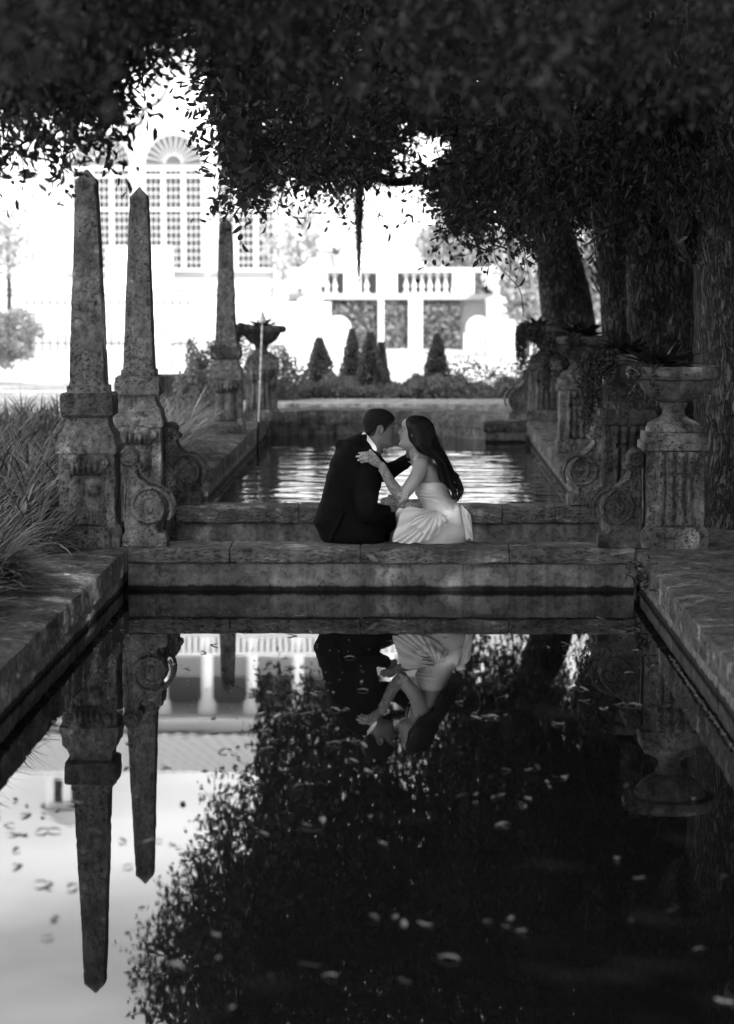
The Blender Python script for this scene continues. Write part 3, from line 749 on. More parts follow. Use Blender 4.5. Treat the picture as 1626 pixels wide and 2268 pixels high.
clump('flowering_bush', 4500, blob_fn(tuple(at(12, 748, 36)), (.46, .5, .40)), M['sunleaf'], .07, .04, 'sunlit leafy bush at the left edge', 'bush', 64)
def bgtree(px, py, D, rad, label, seed, n=5000, m=None, lf=.16):
    c = at(px, py, D); e = empty('garden_tree', (c.x, c.y, .2), label, 'tree', 'sunlit trees before the mansion')
    r = np.random.default_rng(seed); P = blob_fn((0, 0, c.z - .2), rad, .7)(r, n)
    link('crown', np_mesh(leaf_quads(P, r.normal(size=(n, 3)), lf, lf * .6, rng=r), 4), m or M['sunleaf'], e)
    MB().tube([(0, 0, -.1), (.05, 0, (c.z - .2) * .5), (0, 0, c.z - .1)], [.09, .06, .04], 8).build('trunk', M['bark'], e, True)
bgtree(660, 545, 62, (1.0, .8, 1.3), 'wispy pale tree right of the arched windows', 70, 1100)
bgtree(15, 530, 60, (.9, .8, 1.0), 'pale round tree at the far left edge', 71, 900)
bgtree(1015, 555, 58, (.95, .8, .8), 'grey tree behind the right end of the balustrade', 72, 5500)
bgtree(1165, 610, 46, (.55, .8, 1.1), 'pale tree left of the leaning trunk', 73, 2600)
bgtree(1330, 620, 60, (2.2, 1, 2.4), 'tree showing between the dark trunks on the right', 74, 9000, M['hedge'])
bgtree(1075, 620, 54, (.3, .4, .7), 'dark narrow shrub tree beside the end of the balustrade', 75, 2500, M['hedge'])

# ================================================================== TREES
def trunk_mesh(path, rads, seed, n=40, m=60, ridge=.035, flare=0):
    P = smooth_pts(path, m); R_ = [r[0] for r in smooth_pts([(x,) for x in rads], m)]; rows = []
    for i, (p, r) in enumerate(zip(P, R_)):
        o = []
        t = i / (m - 1)
        for k in range(n):
            q = 2 * math.pi * k / n
            rr = r * (1 + flare * math.exp(-t * 9) * (1 + .5 * math.sin(q * 4 + seed)) + .06 * math.sin(q * 3 + seed + t * 2))
            u = Vector((math.cos(q) * 5, math.sin(q) * 5, p[2] * 1.3 + seed))
            rr += ridge * r * (noise.noise(u * 2.2) + .6 * noise.noise(u * 5))
            o.append((p[0] + rr * math.cos(q), p[1] + rr * math.sin(q), p[2]))
        rows.append(o)
    return MB().grid(rows, True, True)
def twigs(P0, D0, length, nleaf, lf, wd, r, droop=.5, hexa=True):
    n = len(P0); D0 = D0 / np.linalg.norm(D0, axis=1, keepdims=True)
    length = np.broadcast_to(length, n)
    Cs = []; Ds = []; seg = []
    bend = r.normal(size=(n, 3)) * .35; bend[:, 2] -= droop
    def pt(t): return P0 + D0 * (length * t)[:, None] + bend * (length * t * t * .5)[:, None]
    for j in range(nleaf):
        t = np.full(n, (j + .6) / nleaf) + r.uniform(-.04, .04, n)
        tan = D0 + bend * t[:, None]; tan /= np.linalg.norm(tan, axis=1, keepdims=True)
        side = np.cross(tan, r.normal(size=(n, 3))); side /= np.linalg.norm(side, axis=1, keepdims=True)
        Cs.append(pt(t) + r.normal(size=(n, 3)) * .012); Ds.append(tan * .7 + side * 1.0 + np.array([0, 0, -.25]))
    C = np.concatenate(Cs); Dv = np.concatenate(Ds)
    V = leaf_quads(C, Dv, lf * r.uniform(.45, 1.35, len(C)), wd * r.uniform(.6, 1.15, len(C)), hexa=hexa, rng=r)
    T = []
    K = 4; prev = pt(np.zeros(n))
    for k in range(1, K + 1):
        cur = pt(np.full(n, k / K)); s = np.cross(cur - prev, r.normal(size=(n, 3))); s /= np.linalg.norm(s, axis=1, keepdims=True) + 1e-9
        wv = .0055 * (1.2 - k / K)
        T.append(np.stack([prev - s * wv * 1.3, prev + s * wv * 1.3, cur + s * wv, cur - s * wv], 1)); prev = cur
    return V, np.concatenate(T)
TREES = {}
def oak(key, X, Y, label, path, rads, seed, flare=.25):
    e = empty('live_oak', (X, Y, .2), label, 'tree', 'old live oaks shading the pool')
    trunk_mesh(path, rads, seed, flare=flare).build('trunk', M['bark'], e, True, True)
    TREES[key] = dict(e=e, hexa=[], kite=[], twig=[], big=[])
    return e
oak('a', 2.36, 15.1, 'huge rough barked live oak trunk at the right edge, behind the nearest urn', [(2.36, 15.1, -.1), (2.36, 15.1, .5), (2.33, 15.12, 1.3), (2.3, 15.1, 2.2), (2.2, 15.0, 3.4), (2.1, 14.8, 5.2), (1.8, 14.5, 7)], [.66, .60, .58, .60, .62, .5, .35], 1)
oak('b', 1.84, 18.3, 'upright lighter trunk just left of the huge oak', [(1.9, 18.3, -.1), (1.9, 18.3, .8), (1.88, 18.3, 1.8), (1.85, 18.3, 3.2), (1.6, 18.4, 6.5)], [.30, .26, .26, .27, .15], 2)
oak('c', 1.9, 22.0, 'slim dark trunk between the lighter trunk and the leaning one', [(1.98, 22, -.1), (1.96, 22, .9), (1.9, 22, 1.9), (1.86, 22, 2.9), (1.7, 22, 6.5)], [.23, .20, .20, .22, .14], 3)
pp = [at(1262, 900, 27), at(1262, 745, 27), at(1254, 650, 27), at(1238, 560, 27), at(1212, 470, 27), at(1170, 380, 27), at(1120, 250, 27), at(1100, 0, 27)]
oak('d', 1.77, 27, 'leaning curved trunk beyond the third urn, leftmost of the oak trunks', [tuple(p) for p in pp], [.33, .29, .28, .25, .24, .22, .2, .15], 4)
oak('n', -5.6, 1.6, 'live oak beside the camera whose leafy twigs hang into the upper left corner', [(-5.6, 1.6, -.1), (-5.5, 1.7, 2), (-5, 2, 4.5), (-4.2, 2.6, 7.5)], [.4, .34, .3, .2], 5)
oak('m', 4.6, 3.0, 'live oak beside the camera whose blurred twigs hang into the upper right corner', [(4.6, 3, -.1), (4.5, 3.1, 2), (4.2, 3.4, 4.5), (3.4, 4.2, 7.5)], [.4, .34, .3, .2], 6)

def limb(key, pts, rads, label=None):
    P = smooth_pts(pts, 40); R_ = [x[0] for x in smooth_pts([(a,) for a in rads], 40)]
    P = [p + np.array([noise.noise(Vector((i * .31, 3.3, p[0]))), noise.noise(Vector((i * .31, 7.3, p[1]))), noise.noise(Vector((i * .27, 9.3, p[2])))]) * .05 for i, p in enumerate(P)]
    MB().tube(P, R_, 10).build('branch', M['bark'], TREES[key]['e'], True, True)
limb('d', [at(1180, 395, 27), at(1120, 392, 26.5), at(1040, 398, 26), at(960, 402, 25.5), at(880, 398, 25), at(780, 380, 24.5), at(640, 330, 24)], [.17, .11, .085, .065, .05, .04, .02])
limb('a', [at(1600, 500, 15), at(1520, 400, 15.3), at(1400, 330, 16), at(1230, 300, 17), at(1060, 250, 18), at(850, 180, 18.5), at(600, 120, 19)], [.3, .24, .18, .12, .09, .06, .03])
limb('a', [at(1560, 250, 15), at(1380, 120, 13.5), at(1150, 40, 12.5), at(900, -30, 12)], [.26, .18, .12, .06])
limb('b', [at(1440, 380, 18.3), at(1330, 240, 18.5), at(1180, 180, 19), at(980, 150, 20), at(760, 150, 21)], [.16, .12, .09, .06, .03])
limb('c', [at(1360, 420, 22), at(1240, 330, 22), at(1080, 300, 22.5), at(900, 260, 23), at(700, 300, 24)], [.15, .11, .08, .05, .03])
limb('c', [at(790, 330, 24), at(800, 400, 24), at(795, 455, 24)], [.03, .022, .01])

# --- main canopy: outline study of its lower edge in the photograph, each leaf at its own depth
EX = [380, 400, 425, 445, 470, 500, 545, 590, 640, 700, 760, 800, 850, 900, 940, 980, 1010, 1060, 1100, 1140, 1180, 1215, 1300, 1400, 1700]
EY = [60, 120, 240, 330, 380, 445, 465, 450, 425, 440, 452, 445, 410, 395, 440, 500, 555, 560, 510, 530, 560, 450, 440, 450, 440]
def edge(x): return np.interp(x, EX, EY)
def canopy_points(n, r, D0, D1, xmin=375, ymin=-270, soft=55, yadd=0):
    out_ = []; tot = 0
    while tot < n:
        x = r.uniform(xmin - 220, 1720, n); y = r.uniform(ymin, 640, n); D = r.uniform(D0, D1, n); D = np.where((x < 565) & (y > 150), r.uniform(12.8, 17.5, n), D)
        e = edge(x) + yadd + 22 * np.sin(x * .045 + D) + 14 * np.sin(x * .11 + D * 3) - np.abs(r.normal(size=n)) * soft
        lft = x > np.interp(y, [-250, -140, -80, 0, 100, 200, 300, 400], [250, 330, 362, 400, 440, 465, 480, 500]) + 30 * np.abs(r.normal(size=n))
        ok = (y < e) & lft
        hole = ((x - 945) / 58) ** 2 + ((y - 330) / 45) ** 2 < 1 + .25 * r.normal(size=n)
        # small openings where the sky glints through
        g = np.sin(x * .021 + 1.3) * np.sin(y * .027 + .4) + .5 * np.sin(x * .06 + y * .04)
        ok &= ~hole; ok &= ~((g > 1.12) & (x < 1100) & (y < 420) & (y > 150))
        p = arr(x[ok], y[ok], D[ok]); out_.append(np.concatenate([p, D[ok][:, None], x[ok][:, None], y[ok][:, None]], 1)); tot += ok.sum()
    return np.concatenate(out_)[:n]
def key_for(D): return np.where(D < 17, 0, np.where(D < 20.5, 1, np.where(D < 24.5, 2, 3)))
KEYS = ['a', 'b', 'c', 'd']
rr = np.random.default_rng(101)
A = canopy_points(9000, rr, 15, 29)
Dd = rr.normal(size=(9000, 3)) * np.array([1, .8, .6]) + np.array([-.35, 0, -.35])
V, T = twigs(A[:, :3] - Dd / np.linalg.norm(Dd, axis=1, keepdims=True) * .15, Dd, rr.uniform(.22, .5, 9000), 11, .062, .030, rr)
kt = key_for(A[:, 3])
for i, k in enumerate(KEYS):
    TREES[k]['hexa'].append(V[np.tile(kt, 11) == i]); TREES[k]['twig'].append(T[np.tile(kt, 4) == i])
# inner, denser foliage farther from the outline
B = canopy_points(52000, rr, 19, 31, xmin=420, soft=40, yadd=-28)
V = leaf_quads(B[:, :3], rr.normal(size=(52000, 3)) + [0, 0, -.4], .11 * rr.uniform(.6, 1.2, 52000), .055, rng=rr); kt = key_for(B[:, 3])
for i, k in enumerate(KEYS): TREES[k]['kite'].append(V[kt == i])
# foliage down the right side in front of and between the trunks
n = 4200; x = rr.uniform(1130, 1700, n); y = rr.uniform(100, 430, n) + rr.normal(size=n) * 22; D = rr.uniform(14.3, 26, n)
P = arr(x, y, D); Dd = rr.normal(size=(n, 3)) * [.5, .5, .5] + [0, 0, -1.]
V, T = twigs(P, Dd, rr.uniform(.15, .4, n), 9, .07, .022, rr); kt = key_for(D)
for i, k in enumerate(KEYS): TREES[k]['hexa'].append(V[np.tile(kt, 9) == i]); TREES[k]['twig'].append(T[np.tile(kt, 4) == i])

# --- high crown far above the frame: unseen leaf roof added to shade pool and couple
def shade_roof_pts(n, r, x0, x1, y0, y1, zmin, zmax, f=None):
    x = r.uniform(x0, x1, n); y = r.uniform(y0, y1, n); z0 = np.maximum(zmin, .33 * (y - 5) + .9 + (x > 0) * 0)
    z = z0 + r.uniform(0, 1, n) * (zmax - zmin)
    P = np.stack([x, y, z], 1)
    g = np.sin(x * .9 + 2) * np.sin(y * .8 + 1) + .6 * np.sin(x * 2.1 + y * 1.7)
    return P[g < 1.25]
P = shade_roof_pts(150000, rr, -2.6, 15, -17, 27, 6.6, 9.6)
V = leaf_quads(P, rr.normal(size=(len(P), 3)) * [1, 1, .5], .30 * rr.uniform(.6, 1.2, len(P)), .17, rng=rr)
yk = P[:, 1]
for k, lo, hi in (('a', 9, 16.5), ('b', 16.5, 20), ('c', 20, 24), ('d', 24, 99)): TREES[k]['kite'].append(V[(yk >= lo) & (yk < hi)])
TREES['n']['kite'].append(V[(yk < 9) & (P[:, 0] < -1.0)]); TREES['m']['kite'].append(V[(yk < 9) & (P[:, 0] >= -1)])

# --- near twigs at the upper left, hanging between camera and obelisks
NX = [-60, 60, 130, 200, 250, 290, 320, 350, 400, 440, 520]
NY = [345, 325, 310, 300, 275, 215, 150, 95, 80, 110, 120]
def near_pts(n, r):
    o = []; t = 0
    while t < n:
        x = r.uniform(-80, 620, n); y = r.uniform(-120, 430, n); e = np.interp(x, NX, NY)
        dens = np.clip((e - y) / 260, 0, 1) ** 1.7 + .10 * (y < e + 45)
        cl = .5 + .5 * np.sin(x * .035 + 1.2) * np.sin(y * .03 + x * .01)
        D = r.uniform(8.5, 12.3, n)
        ok = r.uniform(0, 1, n) < np.clip(dens * (.35 + .9 * cl), 0, 1)
        p = arr(x[ok], y[ok], D[ok]); o.append(p); t += len(p)
    return np.concatenate(o)[:n]
n = 1900; P = near_pts(n, rr); Dd = rr.normal(size=(n, 3)) * [.7, .4, .4] + [.1, 0, -.55]
Dn = Dd / np.linalg.norm(Dd, axis=1, keepdims=True)
V, T = twigs(P - Dn * .12, Dd, rr.uniform(.14, .34, n), 9, .054, .024, rr); TREES['n']['hexa'].append(V); TREES['n']['twig'].append(T)
# solid dark band along the very top left, closer and more blurred
n = 1200; x = rr.uniform(-100, 700, n); y = rr.uniform(-140, 95, n) + rr.normal(size=n) * 24 - 45 * (x > 290) ; D = rr.uniform(7, 12, n)
P = arr(x, y, D); Dd = rr.normal(size=(n, 3)) + [0, 0, -.3]
V, T = twigs(P, Dd, rr.uniform(.12, .25, n), 9, .042, .021, rr); TREES['n']['hexa'].append(V); TREES['n']['twig'].append(T)
n = 22; x = rr.uniform(-60, 230, n); y = rr.uniform(-100, 170, n) - .25 * x; D = rr.uniform(3.4, 5.2, n)
P = arr(x, y, D); Dd = rr.normal(size=(n, 3)) + [0, 0, -.5]
V, T = twigs(P, Dd, rr.uniform(.08, .16, n), 8, .036, .017, rr); TREES['n']['hexa'].append(V); TREES['n']['twig'].append(T)
# blurred twigs upper right and a few over the centre
n = 500; x = rr.uniform(560, 1680, n); y = rr.uniform(-100, 190, n); D = rr.uniform(6, 11, n)
P = arr(x, y, D); Dd = rr.normal(size=(n, 3)) + [0, 0, -.5]
V, T = twigs(P, Dd, rr.uniform(.1, .25, n), 9, .042, .02, rr); TREES['m']['hexa'].append(V); TREES['m']['twig'].append(T)
limb('m', [at(1480, -200, 4.6), at(1330, 20, 4.8), at(1230, 120, 5), at(1200, 190, 5.1), at(1265, 300, 5.3)], [.02, .012, .009, .007, .003])
limb('m', [at(1230, 120, 5), at(1150, 70, 5), at(1080, 40, 5)], [.008, .006, .003])
limb('n', [at(-200, -60, 7), at(60, 60, 7), at(200, 200, 7.1), at(300, 260, 7.2), at(420, 130, 7.4)], [.02, .014, .009, .006, .002])
limb('n', [at(-100, 120, 6.5), at(80, 210, 6.6), at(150, 330, 6.7)], [.012, .008, .003])

for k, t in TREES.items():
    e = t['e']; off = np.array(e.location)
    for nm, lst, npv in (('leaves', 'hexa', 6), ('crown', 'kite', 4), ('twigs', 'twig', 4)):
        if t[lst]:
            V = np.concatenate(t[lst]) - off
            if len(V): link(nm, np_mesh(V, npv), M['bark'] if lst == 'twig' else (M['leaf_near'] if k in 'nm' else M['leaf']), e)

# ferns growing on the trunks
def trunk_fern(key, n, y0, y1, zr, label, seed, R=.6):
    r = np.random.default_rng(seed); t = TREES[key]['e']; q = r.uniform(math.pi * .9, math.pi * 2.1, n); z = r.uniform(*zr, n)
    C = np.stack([R * np.cos(q), R * np.sin(q), z], 1); Dv = np.stack([np.cos(q), np.sin(q), np.full(n, -.9)], 1) + r.normal(size=(n, 3)) * .4
    link('fern', np_mesh(leaf_quads(C, Dv, .14, .022, rng=r), 4), M['fern'], t)
trunk_fern('a', 2600, 0, 0, (2.0, 4.2), '', 1, .60)
trunk_fern('b', 700, 0, 0, (1.9, 3.6), '', 2, .2)
trunk_fern('d', 900, 0, 0, (1.5, 3.4), '', 3, .27)

# Spanish moss
def moss(px, y0, y1, D, wpx, label, seed, n=60):
    random.seed(seed); k = F / D; t = at(px, y0, D); mb = MB(); ln = (y1 - y0) / k; W = wpx / k
    for i in range(n):
        a = random.gauss(0, .35) * W; b = random.gauss(0, .35) * W; l = ln * random.uniform(.35, 1) * (1 - min(.6, abs(a) / W * .6)); P = []
        z0 = -random.uniform(0, .4) * ln; m_ = 12
        for j in range(m_ + 1):
            u = j / m_; P.append((a * (1 - .75 * u) + random.gauss(0, .006), b * (1 - .7 * u) + random.gauss(0, .006), z0 - (l + z0 if l + z0 > 0 else .02) * u))
        mb.tube(P, .0035, 3)
        for j in range(10):
            u = random.randint(0, m_ - 1); p = Vector(P[u]); d = Vector((random.gauss(0, .02), random.gauss(0, .02), -random.uniform(.005, .03))); mb.tube([p, p + d * .6, p + d], .0022, 3)
    o = mb.build('spanish_moss', M['moss']); o.location = t; tag(o, label, 'moss', 'spanish moss hanging from the oaks')
moss(795, 380, 640, 22, 16, 'longest hanging tassel of moss, above the balustrade near the centre', 1, 110)
moss(540, 60, 440, 17, 22, 'straggly moss strand hanging above the farthest obelisk', 2, 34)
moss(1035, 300, 560, 18, 40, 'loose curtain of moss right of the bright gap in the leaves', 3, 40)
moss(1130, 380, 620, 20, 50, 'wispy moss hanging just left of the leaning trunk', 4, 40)
moss(1010, 480, 540, 20, 20, 'short tuft of moss under the dark branch', 5, 18)
def loop_vine(pts, label, rad=.004, D=19):
    o = MB().tube([at(x, y, D) for x, y in [tuple(p) for p in smooth_pts(pts, 24)]], rad, 5).build('hanging_vine', M['bark']); tag(o, label, 'vine', 'bare vines looping under the oaks')
loop_vine([(1062, 520), (1072, 545), (1092, 553), (1112, 540), (1128, 500)], 'thin vine sagging in a loop left of the leaning trunk', .006)
loop_vine([(560, 300), (600, 380), (640, 440)], 'thin bare vine among the leaves above the farthest obelisk')
loop_vine([(1095, 520), (1100, 580), (1150, 640), (1160, 700)], 'thin vine trailing down to the third urn')

# ================================================================== THE COUPLE
def cloth(name, c, rough=.85, wr=.3, sc=30, stretch=(1, 1, 1), dist=.006, sheen=0):
    m = mat(name, c, rough); b = m.node_tree.nodes['Principled BSDF']; b.inputs['Specular IOR Level'].default_value = .25 if c > .1 else .08
    h = noise_n(m, pos(m, stretch), sc, 3, .5, .4); bp = N(m, 'ShaderNodeBump'); bp.inputs['Strength'].default_value = wr; bp.inputs['Distance'].default_value = dist
    L(m, h, bp.inputs['Height']); L(m, bp.outputs[0], b.inputs['Normal'])
    if sheen: b.inputs['Sheen Weight'].default_value = sheen
    return m
M['suit'] = cloth('black_suit_wool', .006, .9, .5, 9, (1, 1, .5), .03)
M['trouser'] = cloth('black_trouser_wool', .006, .85, .3, 9, (1, 1, .5), .02)
M['satin'] = cloth('ivory_satin', .66, .45, .35, 9, (1.6, 1, .5), .012)
M['ruched'] = cloth('ruched_satin', .62, .5, .5, 14, (.5, 1, 4.0), .008)
M['skin_m'] = mat('tanned_skin', .19, .5, Specular_IOR_Level=.35, Subsurface_Weight=.0)
M['skin_w'] = mat('fair_skin', .28, .45, Specular_IOR_Level=.4)
M['hair_m'] = cloth('short_dark_hair', .014, .6, .8, 160, (1, 1, 1), .004)
M['hair_w'] = mat('long_dark_hair', .008, .45, Specular_IOR_Level=.2)
M['lip'] = mat('dark_lips', .09, .4); M['lip_m'] = mat('soft_lips', .11, .5)
M['brow'] = mat('brow_hair', .015, .7); M['shirt'] = mat('white_shirt', .75, .7)
M['shoe'] = mat('black_leather', .015, .25); M['pearl'] = mat('pearl', .6, .25)
def lacemat():
    m = mat('ivory_lace', .4, .8); b = m.node_tree.nodes['Principled BSDF']; P = pos(m)
    v = N(m, 'ShaderNodeTexVoronoi', feature='DISTANCE_TO_EDGE'); v.inputs['Scale'].default_value = 95; L(m, P, v.inputs['Vector'])
    a = ramp(m, v.outputs['Distance'], [(.03, 1.0), (.12, .55)])
    fl = ramp(m, noise_n(m, P, 38, 3, .6, 1.5), [(.44, .27), (.5, .62), (.56, .30)])
    L(m, mixm(m, 'MULTIPLY', fl, a), b.inputs['Base Color'])
    bp = N(m, 'ShaderNodeBump'); bp.inputs['Strength'].default_value = .5; bp.inputs['Distance'].default_value = .003; L(m, fl, bp.inputs['Height']); L(m, bp.outputs[0], b.inputs['Normal']); return m
M['lace'] = lacemat()

D0 = 13.85; PM = 1 / 1420.0           # study-crop pixel to metres at the couple
def ball(mb, c, r, n=12):
    rows = []; c = Vector(c); r = r if hasattr(r, '__len__') else (r, r, r)
    for i in range(n + 1):
        a = math.pi * (i / n * .998 + .001); rows.append([(c.x + r[0] * math.sin(a) * math.cos(q), c.y + r[1] * math.sin(a) * math.sin(q), c.z + r[2] * math.cos(a)) for q in [2 * math.pi * k / 14 for k in range(14)]])
    return mb.grid(rows, True, True)
def chain(mb, pts, rad, m=14, n=14):
    P = smooth_pts([tuple(p) for p in pts], m); R_ = [x[0] for x in smooth_pts([(r,) for r in rad], m)]
    mb.tube([Vector(p) for p in P], R_, n); ball(mb, P[0], R_[0]); ball(mb, P[-1], R_[-1]); return mb
def ell(mb, pts, ra, rb, A, n=16):
    rows = []; pts = [Vector(p) for p in pts]; A = Vector(A)
    for i, p in enumerate(pts):
        t = (pts[min(i + 1, len(pts) - 1)] - pts[max(i - 1, 0)]).normalized(); a = (A - t * A.dot(t)).normalized(); b = t.cross(a)
        rows.append([p + a * ra[i] * math.cos(q) + b * rb[i] * math.sin(q) for q in [2 * math.pi * k / n for k in range(n)]])
    return mb.grid(rows, True, True)
def remesh(mb, vox, sm, fn=None):
    me = mb.mesh(); o = bpy.data.objects.new('tmp', me); COL.objects.link(o)
    r = o.modifiers.new('r', 'REMESH'); r.mode = 'VOXEL'; r.voxel_size = vox; r.use_smooth_shade = True
    s_ = o.modifiers.new('s', 'SMOOTH'); s_.factor = .5; s_.iterations = sm
    dg = bpy.context.evaluated_depsgraph_get(); dg.update()
    me2 = bpy.data.meshes.new_from_object(o.evaluated_get(dg)); bpy.data.objects.remove(o); bpy.data.meshes.remove(me)
    if fn:
        nv = len(me2.vertices); co = np.empty(nv * 3, np.float32); no = np.empty(nv * 3, np.float32)
        me2.vertices.foreach_get('co', co); me2.vertex_normals.foreach_get('vector', no)
        co = co.reshape(-1, 3); no = no.reshape(-1, 3)
        me2.vertices.foreach_set('co', np.array([fn(Vector(a), Vector(b)) for a, b in zip(co.tolist(), no.tolist())], np.float32).ravel()); me2.update()
    me2.shade_smooth(); me2.materials.clear(); return me2
def torso(mb, rings, dscale=1.0, grow=0.0, n=26, e=.85):
    """rings: (zy, xl, xr, half depth, depth offset)"""
    R_ = smooth_pts(rings, len(rings) * 3); rows = []
    for zy, xl, xr, b, dd in R_:
        cx = (xl + xr) / 2; a = (xr - xl) / 2 - grow / PM; row = []
        for k in range(n):
            q = 2 * math.pi * k / n; c, s_ = math.cos(q), math.sin(q)
            row.append(zp(cx + a * math.copysign(abs(c) ** e, c), zy, D0 + dd + (b * dscale - grow) * math.copysign(abs(s_) ** e, s_)))
        rows.append(row)
    return mb.grid(rows, True, True)

HT = [(-.012, .050, .0, .022), (0, .070, -.008, .034), (.015, .083, -.035, .047), (.03, .081, -.05, .054), (.045, .077, -.06, .058), (.06, .080, -.068, .061), (.075, .082, -.078, .063), (.09, .084, -.086, .066), (.11, .083, -.093, .070), (.125, .080, -.098, .072), (.14, .089, -.103, .074), (.155, .092, -.106, .076), (.175, .088, -.107, .076), (.195, .076, -.102, .073), (.212, .057, -.089, .064), (.225, .034, -.066, .047), (.233, .006, -.032, .021)]
def head_pt(phi, z, off=0.0):
    T = HT; i = 0
    while i < len(T) - 2 and T[i + 1][0] < z: i += 1
    t = (z - T[i][0]) / (T[i + 1][0] - T[i][0]); xf, xb, w_ = [lerp(T[i][j], T[i + 1][j], t) for j in (1, 2, 3)]
    c, s_ = math.cos(phi), math.sin(phi); x0 = -.008
    x = x0 + ((xf - x0) if c > 0 else (x0 - xb)) * math.copysign(abs(c) ** .86, c); y = w_ * math.copysign(abs(s_) ** .92, s_)
    if c > 0:
        g = math.exp(-(((abs(y) - .031) / .014) ** 2 + ((z - .120) / .011) ** 2)); x -= .009 * g
        g = math.exp(-(((abs(y) - .036) / .018) ** 2 + ((z - .088) / .014) ** 2)); x += .003 * g
    r = math.hypot(x - x0, y) + 1e-6
    return Vector((x + off * (x - x0) / r, y + off * y / r, z + off * max(0, (z - .12) / .12)))
class Head:
    def __init__(s, o, f, u, sc, wsc=1.0):
        s.o = Vector(o); s.f = Vector(f).normalized(); u = Vector(u); s.u = (u - s.f * u.dot(s.f)).normalized(); s.l = s.u.cross(s.f); s.s = sc; s.w = wsc
    def __call__(s, p): return s.o + (s.f * p[0] + s.l * (p[1] * s.w) + s.u * p[2]) * s.s
def build_head(mb, H, male):
    n = 40; rows = []; zs = [lerp(-.012, .233, i / 44) for i in range(45)]
    for z in zs: rows.append([H(head_pt(2 * math.pi * k / n, z)) for k in range(n)])
    mb.grid(rows, True, True)
    s = H.s
    nl = .112 if male else .106
    chain(mb, [H((.078, 0, .128)), H((.090, 0, .110)), H((nl - .008, 0, .094))], [.006 * s, .008 * s, .0095 * s], 8, 10)
    for q in (-1, 1): ball(mb, H((.090, q * .012, .088)), .0085 * s, 8)
    chain(mb, [H((.084, -.012, .0675)), H((.0885, 0, .069)), H((.084, .012, .0675))], [.0045 * s] * 3, 8, 8)
    chain(mb, [H((.082, -.011, .0555)), H((.0865, 0, .0550)), H((.082, .011, .0555))], [.0055 * s] * 3, 8, 8)
    ball(mb, H((.070, 0, .014)), .017 * s, 10)
    for q in (-1, 1):
        chain(mb, [H((.084, q * .014, .138)), H((.083, q * .032, .142)), H((.066, q * .052, .136))], [.005 * s] * 3, 8, 8)
        ball(mb, H((.068, q * .031, .120)), .0125 * s, 10)
        if male or True:
            ear = [H((-.012 + .017 * math.cos(a) + .004 * math.sin(a), q * (.074 + .006 * (1 - math.cos(a)) * .5), .106 + .029 * math.sin(a))) for a in [2 * math.pi * k / 14 for k in range(14)]]
            chain(mb, ear + [ear[0]], [.0042 * s] * 15, 30, 8); ball(mb, H((-.004, q * .073, .104)), (.011 * s, .004 * s, .018 * s), 8)
def face_bits(H, body, male, lipm):
    s = H.s
    for q in (-1, 1):
        MB().tube([H((.0915 - abs(t) * .0, q * (.018 + t * .034), .1395 + .006 * math.sin(t * 2.6) + (.001 if male else .002))) - H.f * (.018 * t * t * s) for t in [i / 8 for i in range(9)]], [(.0030 if male else .0020) * s * (1 - .5 * i / 8) for i in range(9)], 6).build('eyebrow', M['brow'], body, True, True)
        # closed lashes on the lowered lid
        MB().tube([H((.0825 - .011 * t * t, q * (.020 + t * .024), .1165 - .004 * math.sin(t * 3.0))) for t in [i / 6 for i in range(7)]], [.0016 * s] * 7, 5).build('eyelashes', M['brow'], body, True, True)
    mb = MB()
    for z, r in ((.0685, .0046), (.0555, .0052)): mb.tube([H((.0850 + .0035 * math.cos(t * 1.4) - abs(t) ** 2 * .007, t * .020, z + .0005)) for t in [i / 5 - 1 for i in range(11)]], [r * s * (1 - .75 * abs(i / 5 - 1) ** 2) for i in range(11)], 8)
    mb.build('lips', lipm, body, True, True)

def hand(mb, wrist, knuckles, tips, thumb, r=.0082, lift=(0, -.012, .0), palm_t=.013):
    """explicit hand: knuckles/tips lists of 4 points, thumb list of 3 points"""
    wrist = Vector(wrist); kc = sum((Vector(k) for k in knuckles), Vector()) / 4; A = (Vector(knuckles[0]) - Vector(knuckles[3])).normalized()
    wd = (Vector(knuckles[0]) - Vector(knuckles[3])).length / 2 + .007
    pts = [lerp(wrist, kc, t) for t in (0, .25, .5, .75, 1)]
    ell(mb, pts, [wd * .62, wd * .78, wd * .95, wd, wd * .92], [palm_t * 1.15, palm_t * 1.1, palm_t, palm_t * .9, palm_t * .7], A)
    for k, t, ss in zip(knuckles, tips, (.98, 1.05, 1.0, .86)):
        k = Vector(k); t = Vector(t); m = (k + t) / 2 + Vector(lift)
        chain(mb, [lerp(wrist, k, .8), k, lerp(k, m, .95), lerp(m, t, .55) + Vector(lift) * .25, t], [r * 1.0, r * 1.12 * ss, r * ss, r * .9 * ss, r * .72 * ss], 16, 10)
    chain(mb, thumb, [r * 1.5, r * 1.2, r * .85], 10, 10)

